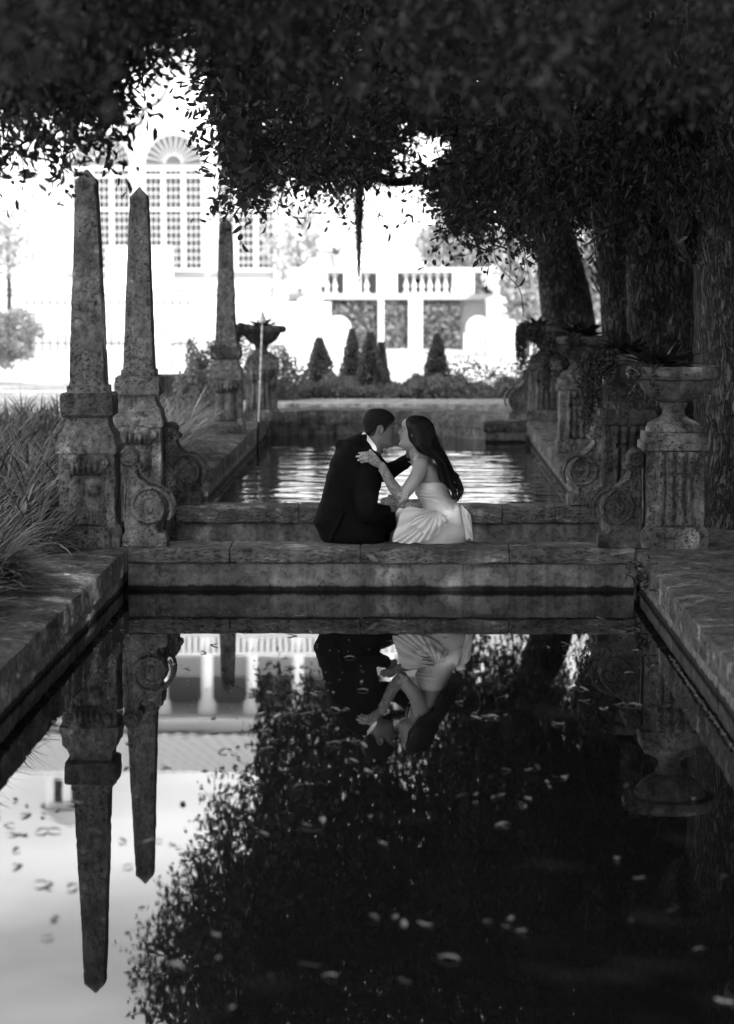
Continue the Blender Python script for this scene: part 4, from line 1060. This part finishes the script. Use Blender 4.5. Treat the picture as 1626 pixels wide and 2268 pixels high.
# ---------------- the man
HM = Head(zp(752, 480, D0 + .01), (math.cos(.20), math.sin(.20), -.02), (-.04, 0, 1), .905, 1.03)
M_TORSO = [(1274, 330, 780, .13, .02), (1235, 275, 800, .15, .02), (1160, 243, 800, .155, .02), (1085, 215, 770, .15, .02), (1000, 245, 730, .14, .01), (900, 276, 720, .135, .01), (800, 300, 735, .135, .0), (700, 324, 742, .14, .0), (620, 350, 740, .145, .0), (550, 382, 736, .14, .0), (495, 410, 728, .12, .01), (450, 445, 712, .10, .01), (412, 505, 695, .075, .01), (388, 560, 668, .055, .01)]
M_ARM_N = [zp(680, 670, D0 - .08), zp(655, 800, D0 - .12), zp(645, 930, D0 - .15), zp(660, 1030, D0 - .15), zp(725, 1040, D0 - .12), zp(800, 1000, D0 - .07)]
M_ARM_N_R = [.078, .074, .063, .054, .046, .036]
M_ARM_F = [zp(690, 620, D0 + .10), zp(790, 690, D0 + .14), zp(880, 655, D0 + .16), zp(985, 590, D0 + .13)]
M_ARM_F_R = [.07, .058, .046, .036]
mb = MB(); build_head(mb, HM, True)
chain(mb, [HM((-.02, 0, .05)), zp(690, 500, D0 + .01), zp(650, 580, D0 + .02)], [.056, .058, .07], 8)
torso(mb, M_TORSO, 1, .022)
chain(mb, M_ARM_N, [r - .014 for r in M_ARM_N_R], 20); chain(mb, M_ARM_F, [r - .013 for r in M_ARM_F_R], 18)
legs_m = ([zp(560, 1175, D0 + .0), zp(700, 1130, D0 + .20), zp(815, 1075, D0 + .42), zp(845, 1200, D0 + .50), zp(840, 1480, D0 + .50)], [zp(470, 1175, D0 + .10), zp(600, 1120, D0 + .35), zp(745, 1050, D0 + .58), zp(770, 1200, D0 + .66), zp(765, 1480, D0 + .66)])
for lg in legs_m: chain(mb, lg, [.085, .07, .052, .045, .035], 24)
# near hand resting on her fingers, far hand behind her neck
def Z(l, dd): return [zp(x, y, D0 + dd) for x, y in l]
hand(mb, zp(808, 996, D0 - .06), Z([(838, 950), (850, 965), (855, 982), (850, 1000)], -.05), [zp(872, 940, D0 - .01), zp(890, 962, D0 - .0), zp(890, 985, D0 - .01), zp(880, 1005, D0 - .02)], [zp(812, 970, D0 - .06), zp(822, 930, D0 - .07), zp(848, 915, D0 - .06)], .0088)
hand(mb, zp(985, 590, D0 + .12), Z([(1000, 510), (1018, 512), (1034, 522), (1044, 538)], .10), [zp(1030, 445, D0 + .09), zp(1052, 455, D0 + .08), zp(1068, 475, D0 + .08), zp(1072, 505, D0 + .08)], [zp(985, 560, D0 + .10), zp(978, 520, D0 + .07), zp(985, 488, D0 + .06)], .0088)
man = link('person', remesh(mb, .0042, 3), M['skin_m']); tag(man, 'seated man with short dark hair in a black suit, leaning in to kiss', 'person')
face_bits(HM, man, True, M['lip_m'])
# jacket
def crease(p, nrm):
    q = p.copy(); a = zp(470, 1040, D0 - .15); b = zp(372, 1262, D0 - .15)
    if nrm.y < -.2:
        d = Vector((b.x - a.x, b.z - a.z)); t = ((p.x - a.x) * d.x + (p.z - a.z) * d.y) / d.length_squared
        if -.05 < t < 1.1:
            dist = (p.x - a.x) * d.y / d.length - (p.z - a.z) * d.x / d.length
            q -= nrm * .010 * math.exp(-(dist / .007) ** 2); q += nrm * (.009 * math.exp(-((dist - .016) / .012) ** 2))
    u = Vector((p.x * 9 + p.z * 5, p.y * 5, p.z * 9 - p.x * 6))
    q += nrm * (.007 * noise.noise(u) + .005 * noise.noise(Vector((p.x * 12 - p.z * 10, p.y * 8, p.z * 22 + p.x * 20))))
    return q
mb = MB(); torso(mb, M_TORSO); chain(mb, M_ARM_N, M_ARM_N_R, 24, 18); chain(mb, M_ARM_F, M_ARM_F_R, 20, 16)
chain(mb, [zp(610, 392, D0 + .04), zp(650, 470, D0 - .045), zp(705, 560, D0 - .07), zp(722, 640, D0 - .08)], [.020, .026, .028, .02], 16, 10)      # collar and lapel
chain(mb, [zp(440, 470, D0 - .02), zp(560, 520, D0 - .07), zp(690, 600, D0 - .09)], [.035, .07, .06], 12)
link('jacket', remesh(mb, .0055, 5, crease), M['suit'], man)
mb = MB(); chain(mb, [zp(480, 1200, D0 + .04), zp(640, 1195, D0 + .06)], [.105, .10], 8)
for lg in legs_m: chain(mb, lg, [.104, .092, .080, .066, .052], 26)
link('trousers', remesh(mb, .007, 5, crease), M['trouser'], man)
for lg in legs_m:
    f = lg[-1]; mb = MB(); chain(mb, [Vector((f.x - .03, f.y - .04, -.13)), Vector((f.x + .04, f.y + .03, -.135)), Vector((f.x + .16, f.y + .10, -.145))], [.05, .045, .035], 12); link('shoe', remesh(mb, .006, 4), M['shoe'], man)
# shirt collar and cuffs
def band(pts, h, off=0):
    rows = []
    for p in smooth_pts([tuple(q) for q in pts], 26):
        rows.append([(p[0], p[1], p[2]), (p[0] + h[0], p[1] + h[1], p[2] + h[2]), (p[0] + h[0] * .9, p[1] + h[1] + .006, p[2] + h[2] * .9), (p[0], p[1] + .006, p[2])])
    return MB().grid(rows, True, True)
_l = smooth_pts([tuple(zp(608, 378, D0 - .02)), tuple(zp(648, 430, D0 - .074)), tuple(zp(686, 480, D0 - .090)), tuple(zp(714, 548, D0 - .088))], 16)
_r = smooth_pts([tuple(zp(626, 362, D0 - .015)), tuple(zp(674, 412, D0 - .066)), tuple(zp(727, 490, D0 - .082)), tuple(zp(722, 538, D0 - .086))], 16)
MB().grid([(a, b, (b[0], b[1] + .02, b[2]), (a[0], a[1] + .02, a[2])) for a, b in zip(_l, _r)], True, True).build('shirt_collar', M['shirt'], man, True)
ell(MB(), [zp(982, 598, D0 + .125), zp(992, 585, D0 + .125)], [.034, .032], [.034, .032], (0, 1, 0)).build('shirt_cuff', M['shirt'], man, True)
# hair: cropped cap that follows the skull
def cap(H, line, off, nz=40, n=64, nf=.002):
    V = []; Fc = []; idx = {}
    for i in range(nz + 1):
        for k in range(n):
            phi = 2 * math.pi * k / n; a = abs((phi + math.pi) % (2 * math.pi) - math.pi); lo = line(math.degrees(a)); z = lerp(lo, .2328, (i / nz))
            p = head_pt(phi, z, off * min(1, .25 + i / 5)); q = Vector(p) * 60; p += p.normalized() * nf * noise.noise(q)
            V.append(H(p))
    for i in range(nz):
        for k in range(n): Fc.append((i * n + k, i * n + (k + 1) % n, (i + 1) * n + (k + 1) % n, (i + 1) * n + k))
    V.append(H((-.012, 0, .2335 + off))); t = len(V) - 1
    for k in range(n): Fc.append((nz * n + k, nz * n + (k + 1) % n, t))
    return MB().add(V, Fc)
def line_m(a): return float(np.interp(a, [0, 25, 42, 55, 66, 78, 90, 100, 115, 150, 180], [.170, .168, .155, .143, .122, .098, .126, .130, .085, .062, .058]))
cap(HM, lambda a: line_m(a) + .012 * (50 < a) , .0078).build('hair', M['hair_m'], man, True)
M['hair_fade'] = cloth('clipped_hair_sides', .04, .8, .8, 160, (1, 1, 1), .003)
cap(HM, lambda a: line_m(a) - (.006 if a > 45 else .0), .0022).build('clipped_sides', M['hair_fade'], man, True)

# ---------------- the woman
HW = Head(zp(1003, 500, D0 + .0), (-math.cos(.19), .03, math.sin(.19)), (.19, 0, .98), .835)
mb = MB(); build_head(mb, HW, False)
chain(mb, [HW((-.025, 0, .05)), zp(1050, 530, D0 + .01), zp(1095, 610, D0 + .02)], [.044, .044, .062], 9)
W_TORSO = [(585, 1085, 1135, .03, .02), (605, 1068, 1180, .085, .02), (640, 1055, 1222, .13, .02), (700, 1058, 1262, .135, .03), (780, 1066, 1296, .125, .03), (860, 1060, 1325, .12, .03), (940, 1090, 1375, .11, .03), (1010, 1105, 1420, .12, .03), (1090, 1090, 1455, .145, .03), (1170, 1060, 1475, .16, .03), (1262, 1020, 1440, .14, .03)]
torso(mb, W_TORSO, 1, .004, e=.95)
W_ARM_N = [zp(1092, 632, D0 - .085), zp(1055, 720, D0 - .105), zp(990, 815, D0 - .115), zp(935, 885, D0 - .115)]
W_FORE_N = [zp(935, 885, D0 - .115), zp(880, 830, D0 - .125), zp(820, 735, D0 - .148), zp(773, 640, D0 - .158)]
chain(mb, W_ARM_N, [.046, .043, .038, .034], 18); chain(mb, W_FORE_N, [.034, .032, .027, .021], 16)
W_ARM_F = [zp(1150, 660, D0 + .13), zp(1190, 800, D0 + .17), zp(1180, 935, D0 + .14)]
W_FORE_F = [zp(1180, 935, D0 + .14), zp(1080, 952, D0 + .04), zp(980, 950, D0 - .02), zp(905, 938, D0 - .045)]
chain(mb, W_ARM_F, [.044, .038, .034], 14); chain(mb, W_FORE_F, [.034, .031, .026, .021], 16)
legs_w = ([zp(1260, 1150, D0 + .03), zp(1110, 1100, D0 + .20), zp(985, 1060, D0 + .38), zp(975, 1250, D0 + .42), zp(985, 1480, D0 + .42)], [zp(1330, 1150, D0 + .12), zp(1200, 1090, D0 + .32), zp(1080, 1050, D0 + .5), zp(1075, 1250, D0 + .54), zp(1080, 1480, D0 + .54)])
for lg in legs_w: chain(mb, lg, [.08, .068, .050, .042, .03], 24)
KN = lambda l, d: [zp(x, y, D0 + dd) for (x, y), dd in zip(l, d)]
hn = dict(wrist=zp(773, 640, D0 - .158), knuckles=KN([(668, 533), (660, 554), (658, 576), (670, 596)], (-.172, -.182, -.186, -.182)), tips=KN([(583, 534), (567, 562), (578, 592), (604, 607)], (-.158, -.164, -.168, -.170)), thumb=KN([(738, 592), (706, 548), (677, 512)], (-.165, -.165, -.150)))
hf = dict(wrist=zp(905, 938, D0 - .045), knuckles=KN([(838, 898), (832, 912), (834, 928), (842, 942)], (-.085, -.09, -.09, -.085)), tips=KN([(775, 905), (765, 918), (768, 934), (786, 946)], (-.095, -.098, -.098, -.095)), thumb=KN([(880, 915), (858, 890), (828, 880)], (-.05, -.06, -.07)))
hand(mb, **hn, r=.0068); hand(mb, **hf, r=.0068)
woman = link('person', remesh(mb, .0042, 3), M['skin_w']); tag(woman, 'seated woman with long dark wavy hair in a strapless white dress and lace gloves', 'person')
face_bits(HW, woman, False, M['lip'])
# lace gloves
def lacy(p, nrm): return p + nrm * (.0010 + .0016 * noise.noise(p * 70))
mb = MB(); chain(mb, W_FORE_N, [.0375, .0345, .029, .023], 20); hand(mb, **hn, r=.0080)
# gathered upper edge at the elbow and wrist band
chain(mb, [zp(925, 925, D0 - .14), zp(958, 905, D0 - .15), zp(975, 872, D0 - .15)], [.012, .014, .010], 10)
chain(mb, [zp(752, 678, D0 - .155), zp(778, 662, D0 - .165), zp(800, 640, D0 - .155)], [.006, .007, .006], 8)
link('glove', remesh(mb, .0036, 2, lacy), M['lace'], woman)
mb = MB(); chain(mb, W_FORE_F, [.037, .034, .029, .023], 20); hand(mb, **hf, r=.0080); link('glove', remesh(mb, .0036, 2, lacy), M['lace'], woman)
# dress
def wrinkle(p, nrm):
    z = p.z; bod = 1 if z > .50 else 0
    f = .004 * noise.noise(Vector((p.x * 6 + z * 14, p.y * 4, z * 6))) + (.0028 * math.sin(z * 300 + 22 * p.x + 3 * noise.noise(p * 12)) * (.5 + .5 * noise.noise(p * 9)) if bod else .004 * noise.noise(Vector((p.x * 26, p.y * 9, z * 5))))
    return p + nrm * f
DB_ = [(776, 1060, 1300, .133, .03), (800, 1048, 1310, .136, .03), (840, 1040, 1322, .136, .03), (880, 1052, 1342, .13, .03), (930, 1085, 1378, .12, .03), (975, 1100, 1405, .118, .03), (1010, 1096, 1424, .128, .03), (1070, 1080, 1452, .15, .03), (1140, 1060, 1480, .168, .03), (1210, 1035, 1488, .17, .03), (1272, 1040, 1440, .15, .03)]
mb = MB(); torso(mb, DB_, n=34, e=.95)
chain(mb, [zp(1240, 1130, D0 + .02), zp(1110, 1105, D0 + .16), zp(985, 1070, D0 + .34), zp(960, 1160, D0 + .40), zp(960, 1330, D0 + .42)], [.11, .10, .085, .085, .10], 20, 18)
chain(mb, [zp(1320, 1130, D0 + .12), zp(1200, 1095, D0 + .32), zp(1080, 1060, D0 + .48), zp(1070, 1330, D0 + .54)], [.11, .10, .085, .10], 20, 18)
dress = link('dress', remesh(mb, .005, 4, wrinkle), M['ruched'], woman)
def fan(C, bnd, dC, dE, pl, amp, nm, m=M['satin'], nu=150, nv=30, droop=0.0):
    B = smooth_pts(bnd, nu); rows = []
    for j in range(nv + 1):
        v = j / nv; r = []
        for i in range(nu):
            u = i / (nu - 1); b = B[i]
            x = lerp(C[0], b[0], v) ; y = lerp(C[1], b[1], v) - droop * math.sin(v * math.pi) * 1.0
            w_ = math.sin(u * math.pi) ** .5
            d = lerp(dC, dE, v ** .8) - .05 * math.sin(v * math.pi * .8) * w_ - amp * (v ** .8) * (abs(math.sin(u * pl * math.pi + .8 * math.sin(v * 3 + u * 6))) ** 1.4) + amp * .5 * noise.noise(Vector((u * 9, v * 3, pl)))
            y += amp * 220 * v * math.sin(u * pl * math.pi * 2) * (v > .3)
            r.append(zp(x, y, D0 + d))
        rows.append(r)
    back = [[p + Vector((0, .006, 0)) for p in r] for r in rows]
    mb = MB().grid(rows); mb.grid(back); return mb.build(nm, m, dress, True)
fan((1225, 1015), [(1090, 985), (990, 968), (930, 1010), (898, 1110), (857, 1238), (905, 1256), (965, 1268), (1060, 1258), (1130, 1240), (1210, 1200), (1280, 1140), (1318, 1085)], -.085, -.135, 11, .012, 'skirt_drape')
fan((1215, 1000), [(1140, 992), (1040, 1060), (1010, 1110), (1060, 1140), (1130, 1190), (1215, 1150), (1280, 1090), (1290, 1045)], -.10, -.165, 8, .010, 'peplum')
fan((1405, 945), [(1425, 960), (1470, 1010), (1494, 1050), (1500, 1140), (1508, 1236), (1480, 1228), (1450, 1226), (1440, 1130)], -.02, -.05, 4, .012, 'peplum', nu=60)
# necklace of pearl strands
for k in range(4):
    mb = MB(); P = smooth_pts([tuple(zp(1043 + k * 7, 548 + k * 2 - 10, D0 - .035)), tuple(zp(1036 + k * 7, 570, D0 - .050)), tuple(zp(1024 + k * 7, 592 + k, D0 - .055))], 9)
    for p in P: ball(mb, p, .0026, 5)
    mb.build('pearl_strand', M['pearl'], woman, True)
# hair: scalp cap and long strands
def line_w(a): return float(np.interp(a, [0, 30, 48, 60, 75, 95, 120, 180], [.198, .192, .165, .12, .06, .03, .02, .02]))
hair = cap(HW, line_w, .003, nf=.001).build('hair', M['hair_w'], woman, True)
INN = [(984, 258), (1002, 310), (1022, 400), (1036, 480), (1075, 528), (1150, 560), (1205, 600), (1232, 690), (1262, 760), (1318, 830), (1352, 905)]
OUTL = [(992, 240), (1105, 238), (1180, 300), (1212, 400), (1248, 490), (1292, 556), (1332, 630), (1366, 700), (1398, 765), (1428, 845), (1386, 925)]
DI = [.02, -.06, -.075, -.07, -.075, -.10, -.115, -.118, -.12, -.115, -.11]
DO = [.0, .0, .02, .03, .02, -.01, -.03, -.05, -.06, -.07, -.08]
random.seed(9); mb = MB(); nS = 330
for k in range(nS):
    s = random.random(); lay = random.random(); ph = random.uniform(0, 6.28); endt = random.uniform(.82, 1.04); pts = []; wv = random.uniform(.3, 1.0)
    for i in range(11):
        ti = i / 10
        a, b = INN[i], OUTL[i]; x = lerp(a[0], b[0], s); y = lerp(a[1], b[1], s)
        bulge = -.035 * math.sin(math.pi * min(1, s + .15)) * (1 if i < 7 else .6)
        d = lerp(DI[i], DO[i], s ** 1.3) + bulge
        dsk = (-.084 * math.cos(math.pi / 2 * (s - .3) / .7) if s > .3 else -.084 + .012 * (.3 - s) / .3) * (.55 if i == 0 else 1) * 1.03 + .008
        d = lerp(dsk, d, max(0, min(1, (i - 3) / 3))) + lay * (.014 if i < 4 else .022) + (lay > .8) * .05 * (i > 2)
        w_ = 24 * wv * max(0, ti - .42) * 1.7
        grp = int(s * 7)
        x += w_ * math.sin(ti * 15 + grp * 1.3 + ph * .12); y += w_ * .5 * math.cos(ti * 13 + grp + ph * .1); d += .010 * math.sin(ti * 14 + grp * 2 + ph * .2) * (ti > .5)
        pts.append(tuple(zp(x, y, D0 + d)))
    P = smooth_pts(pts, 34); P = P[:max(8, int(34 * min(1, endt)))]; m_ = len(P)
    mb.tube([Vector(p) for p in P], [.0042 * (1 - .75 * (i / m_) ** 2.5) for i in range(m_)], 5)
for k in range(34):
    s = random.uniform(.0, 1.12); ph = random.uniform(0, 6.28); pts = []
    for i in range(3, 11):
        a, b = INN[i], OUTL[i]; x = lerp(a[0], b[0], s) + random.gauss(0, 5) + 14 * (i > 5) * math.sin(i * 1.4 + ph); y = lerp(a[1], b[1], s) + random.gauss(0, 5); pts.append(tuple(zp(x, y, D0 + lerp(DI[i], DO[i], s) - .045)))
    P = smooth_pts(pts, 30); mb.tube([Vector(p) for p in P], [.0017 * (1 - .6 * i / 30) for i in range(30)], 4)
mb.build('hair_strands', M['hair_w'], hair, True)
# a few loose curling locks
for a in ([(1232, 640), (1228, 700), (1240, 750), (1262, 775), (1290, 790)], [(1360, 690), (1392, 720), (1388, 765), (1420, 810), (1425, 860)], [(1300, 800), (1340, 850), (1335, 900)]):
    MB().tube([zp(x, y, D0 - .12) for x, y in [tuple(p) for p in smooth_pts(a, 24)]], [.006 * (1 - .7 * i / 24) for i in range(24)], 6).build('lock', M['hair_w'], hair, True)

# ================================================================== LILY TURF, FLOATING LEAVES, LITTER
def blades(base, az, el, ln, wd, curl, K=6):
    n = len(base); s = np.stack([-np.sin(az), np.cos(az), np.zeros(n)], 1); p = base.copy(); V = np.zeros((n, K + 1, 2, 3)); a = el.copy()
    for k in range(K + 1):
        w_ = wd * (1 - (k / K) ** 2.2 * .96); V[:, k, 0] = p - s * w_[:, None]; V[:, k, 1] = p + s * w_[:, None]
        d = np.stack([np.cos(az) * np.cos(a), np.sin(az) * np.cos(a), np.sin(a)], 1); p = p + d * (ln / K)[:, None]; a = a - curl / K
    idx = np.arange(n)[:, None] * (K + 1) * 2 + np.arange(K)[None] * 2
    Fq = np.stack([idx, idx + 1, idx + 3, idx + 2], -1).reshape(-1, 4)
    me = bpy.data.meshes.new('blades'); me.vertices.add(n * (K + 1) * 2); me.vertices.foreach_set('co', V.astype(np.float32).ravel())
    me.loops.add(Fq.size); me.loops.foreach_set('vertex_index', Fq.astype(np.int32).ravel()); me.polygons.add(len(Fq)); me.polygons.foreach_set('loop_start', np.arange(0, Fq.size, 4, dtype=np.int32)); me.update(calc_edges=True); me.shade_smooth(); return me
def turf(name, clumps, per, label, seed, lean=.0, ln=(.3, .55), gm=None):
    r = np.random.default_rng(seed); c = np.repeat(np.array(clumps), per, 0); n = len(c)
    base = np.stack([c[:, 0] + r.normal(size=n) * .04, c[:, 1] + r.normal(size=n) * .04, np.full(n, .2)], 1); az = r.uniform(0, 2 * np.pi, n); az = np.where(r.uniform(0, 1, n) < lean, r.normal(size=n) * .7, az)
    o = link(name, blades(base, az, r.uniform(.75, 1.5, n), r.uniform(*ln, n), r.uniform(.006, .015, n), r.uniform(.7, 2.0, n)), gm or M['grass'])
    return tag(o, label, 'ornamental grass', kind='stuff')
r = np.random.default_rng(77)
cl = [(x, y) for x, y in zip(r.uniform(-3.6, -2.02, 100), r.uniform(7.8, 13.45, 100))]
turf('lily_turf', cl, 80, 'long bladed lily turf spilling over the near left pool edge', 1, .45, (.32, .58))
cl = [(x, y) for x, y in zip(r.uniform(-4.6, -2.2, 210), r.uniform(13.3, 24.5, 210))]
turf('lily_turf', cl, 55, 'lily turf growing behind the obelisks on the left bank', 2, .3, (.35, .65))
cl = [(x, y) for x, y in zip(r.uniform(-2.5, -1.95, 42), r.uniform(17.0, 22.6, 42))]
turf('lily_turf', cl, 70, 'bushy lily turf between the middle and the farthest obelisk', 3, .6, (.4, .72), M['grass_pale'])

def leaf_mesh(seed, L_=.055):
    random.seed(seed); rows = []
    for i in range(7):
        t = i / 6; w_ = .42 * L_ * math.sin(math.pi * (t * .94 + .03)) ** .8 * .5; z = .006 * math.sin(t * 3 + seed) + .002
        rows.append([((t - .5) * L_, -w_, z + .004 * random.random() + .003), ((t - .5) * L_, 0, z), ((t - .5) * L_, w_, z + .004 * random.random() + .003)])
    return MB().grid(rows).tube([(-.5 * L_, 0, rows[0][1][2]), (-.68 * L_, .003, .004)], .0009, 4).mesh()
M['deadleaf'] = leafmat('fallen_leaf', .3, .15, .5, .5)
M['deadleaf_dark'] = leafmat('soaked_leaf', .07, .1, .5, .4)
LM = [leaf_mesh(i, random.uniform(.04, .075)) for i in range(5)]
random.seed(12); rn = np.random.default_rng(6)
def put_leaf(x, y, z, lbl, grp, m, sc=1):
    me = LM[random.randrange(5)]
    if m is not None:
        key = me.name + m.name
        me2 = bpy.data.meshes.get(key)
        if me2 is None: me2 = me.copy(); me2.name = key; me2.materials.clear(); me2.materials.append(m)
        me = me2
    o = bpy.data.objects.new('floating_leaf' if z < .1 else 'fallen_leaf', me); COL.objects.link(o); o.location = (x, y, z); o.rotation_euler = (random.uniform(-.1, .1), random.uniform(-.1, .1), random.uniform(0, 6.28)); o.scale = (sc, sc, sc)
    tag(o, lbl, 'leaf', grp); return o
GL = 'small fallen leaves floating on the near pool'
pts = []
for i in range(26):                                       # little rafts of leaves
    cx, cy = random.uniform(-1.4, 1.1), random.uniform(5.7, 10.8)
    for j in range(random.randint(2, 5)): pts.append((cx + random.gauss(0, .07), cy + random.gauss(0, .05)))
for i in range(110): pts.append((random.uniform(-1.5, 1.18), random.uniform(5.6, 12.6)))
for x, y in pts:
    if XL + .04 < x < XR - .04: put_leaf(x, y, .002, 'small curled leaf floating on the near pool', GL, M['deadleaf'] if random.random() < .75 else M['deadleaf_dark'], random.uniform(.35, .9))
# tiny petals and pollen
n = 620; x = rn.uniform(XL + .05, XR - .1, n); y = rn.uniform(9.6, 12.75, n); keep = rn.uniform(0, 1, n) < np.where(x < -.2, 1, .2) * (.5 + .5 * np.sin(x * 6) * np.sin(y * 7)); x = x[keep]; y = y[keep]; n = len(x)
P = np.stack([x, y, np.full(n, .003)], 1); Dv = np.stack([rn.normal(size=n), rn.normal(size=n), np.zeros(n)], 1)
def flat_quads(P, Dv, ln, wd):
    Dv = Dv / np.linalg.norm(Dv, axis=1, keepdims=True); s_ = np.stack([-Dv[:, 1], Dv[:, 0], np.zeros(len(P))], 1)
    return np.stack([P, P + Dv * ln * .5 + s_ * wd, P + Dv * ln, P + Dv * ln * .5 - s_ * wd], 1)
V1 = flat_quads(P, Dv, .014, .004)
yy = np.concatenate([rn.uniform(8.2, 11.2, 500), rn.uniform(16.6, 24, 1600), rn.uniform(16.6, 21.5, 900)])  # waterline strips: floating debris plus painted bright reflection at the edges
xx = np.concatenate([XR - .05 - .01 * rn.uniform(0, 1, 500), XR - .035 - .02 * rn.uniform(0, 1, 1600), XL + .035 + .02 * rn.uniform(0, 1, 900)])
P = np.stack([xx, yy, np.full(len(xx), .003)], 1); V2 = flat_quads(P, rn.normal(size=P.shape) * [.3, 1, 0], .014, .0025)
tag(link('floating_debris', np_mesh(np.concatenate([V1, V2]), 4), mat('petals', .45, .8)), 'pale petals and pollen drifting on the water and along the pool edges', 'debris', kind='stuff')
o = put_leaf(-.20, 13.55, .20, 'pale curled leaf caught on the face of the front ledge below the couple', None, M['deadleaf'], 1.2); o.rotation_euler = (1.2, .5, .2); o.location = (-.215, 13.53, .19)
for i in range(34):
    sdx = random.random() < .5
    x = random.uniform(-2.2, -1.66) if sdx else random.uniform(1.33, 1.9); y = random.uniform(8.5, 13.3)
    put_leaf(x, y, .258, 'dry leaf lying on the near ' + ('left' if sdx else 'right') + ' pool edge', 'dry leaves on the ' + ('left' if sdx else 'right') + ' pool edge', M['deadleaf'] if i % 2 else M['deadleaf_dark'], .7)
# small ferns in the right corner joint
r = np.random.default_rng(8); n = 130; C = np.stack([r.normal(size=n) * .05 + XR + .03, r.normal(size=n) * .25 + 12.9, r.uniform(.1, .24, n)], 1)
tag(link('wall_fern', np_mesh(leaf_quads(C, r.normal(size=(n, 3)) + [-.9, 0, -.1], .06, .014, rng=r), 4), M['fern']), 'small weeds growing from the near right pool edge by the front ledge', 'weed', kind='stuff')

# added leaf mass on the right, mostly out of view, to block side light
r = np.random.default_rng(31); n = 52000
P = np.stack([r.uniform(4.3, 7.2, n) + .5 * np.sin(r.uniform(0, 40, n)), r.uniform(-6, 33, n), r.uniform(0, 1, n) * 7.6], 1)
P[:, 2] = .2 + (P[:, 2]) * (.85 + .15 * np.sin(P[:, 1] * .9)); P = P[(P[:, 0] > 4.3 + .06 * P[:, 2])]
tag(link('evergreen_belt', np_mesh(leaf_quads(P, r.normal(size=(len(P), 3)), .24 * r.uniform(.6, 1.2, len(P)), .13, rng=r), 4), M['leaf']), 'dark evergreen thicket behind the oak trunks on the right', 'thicket', kind='stuff')
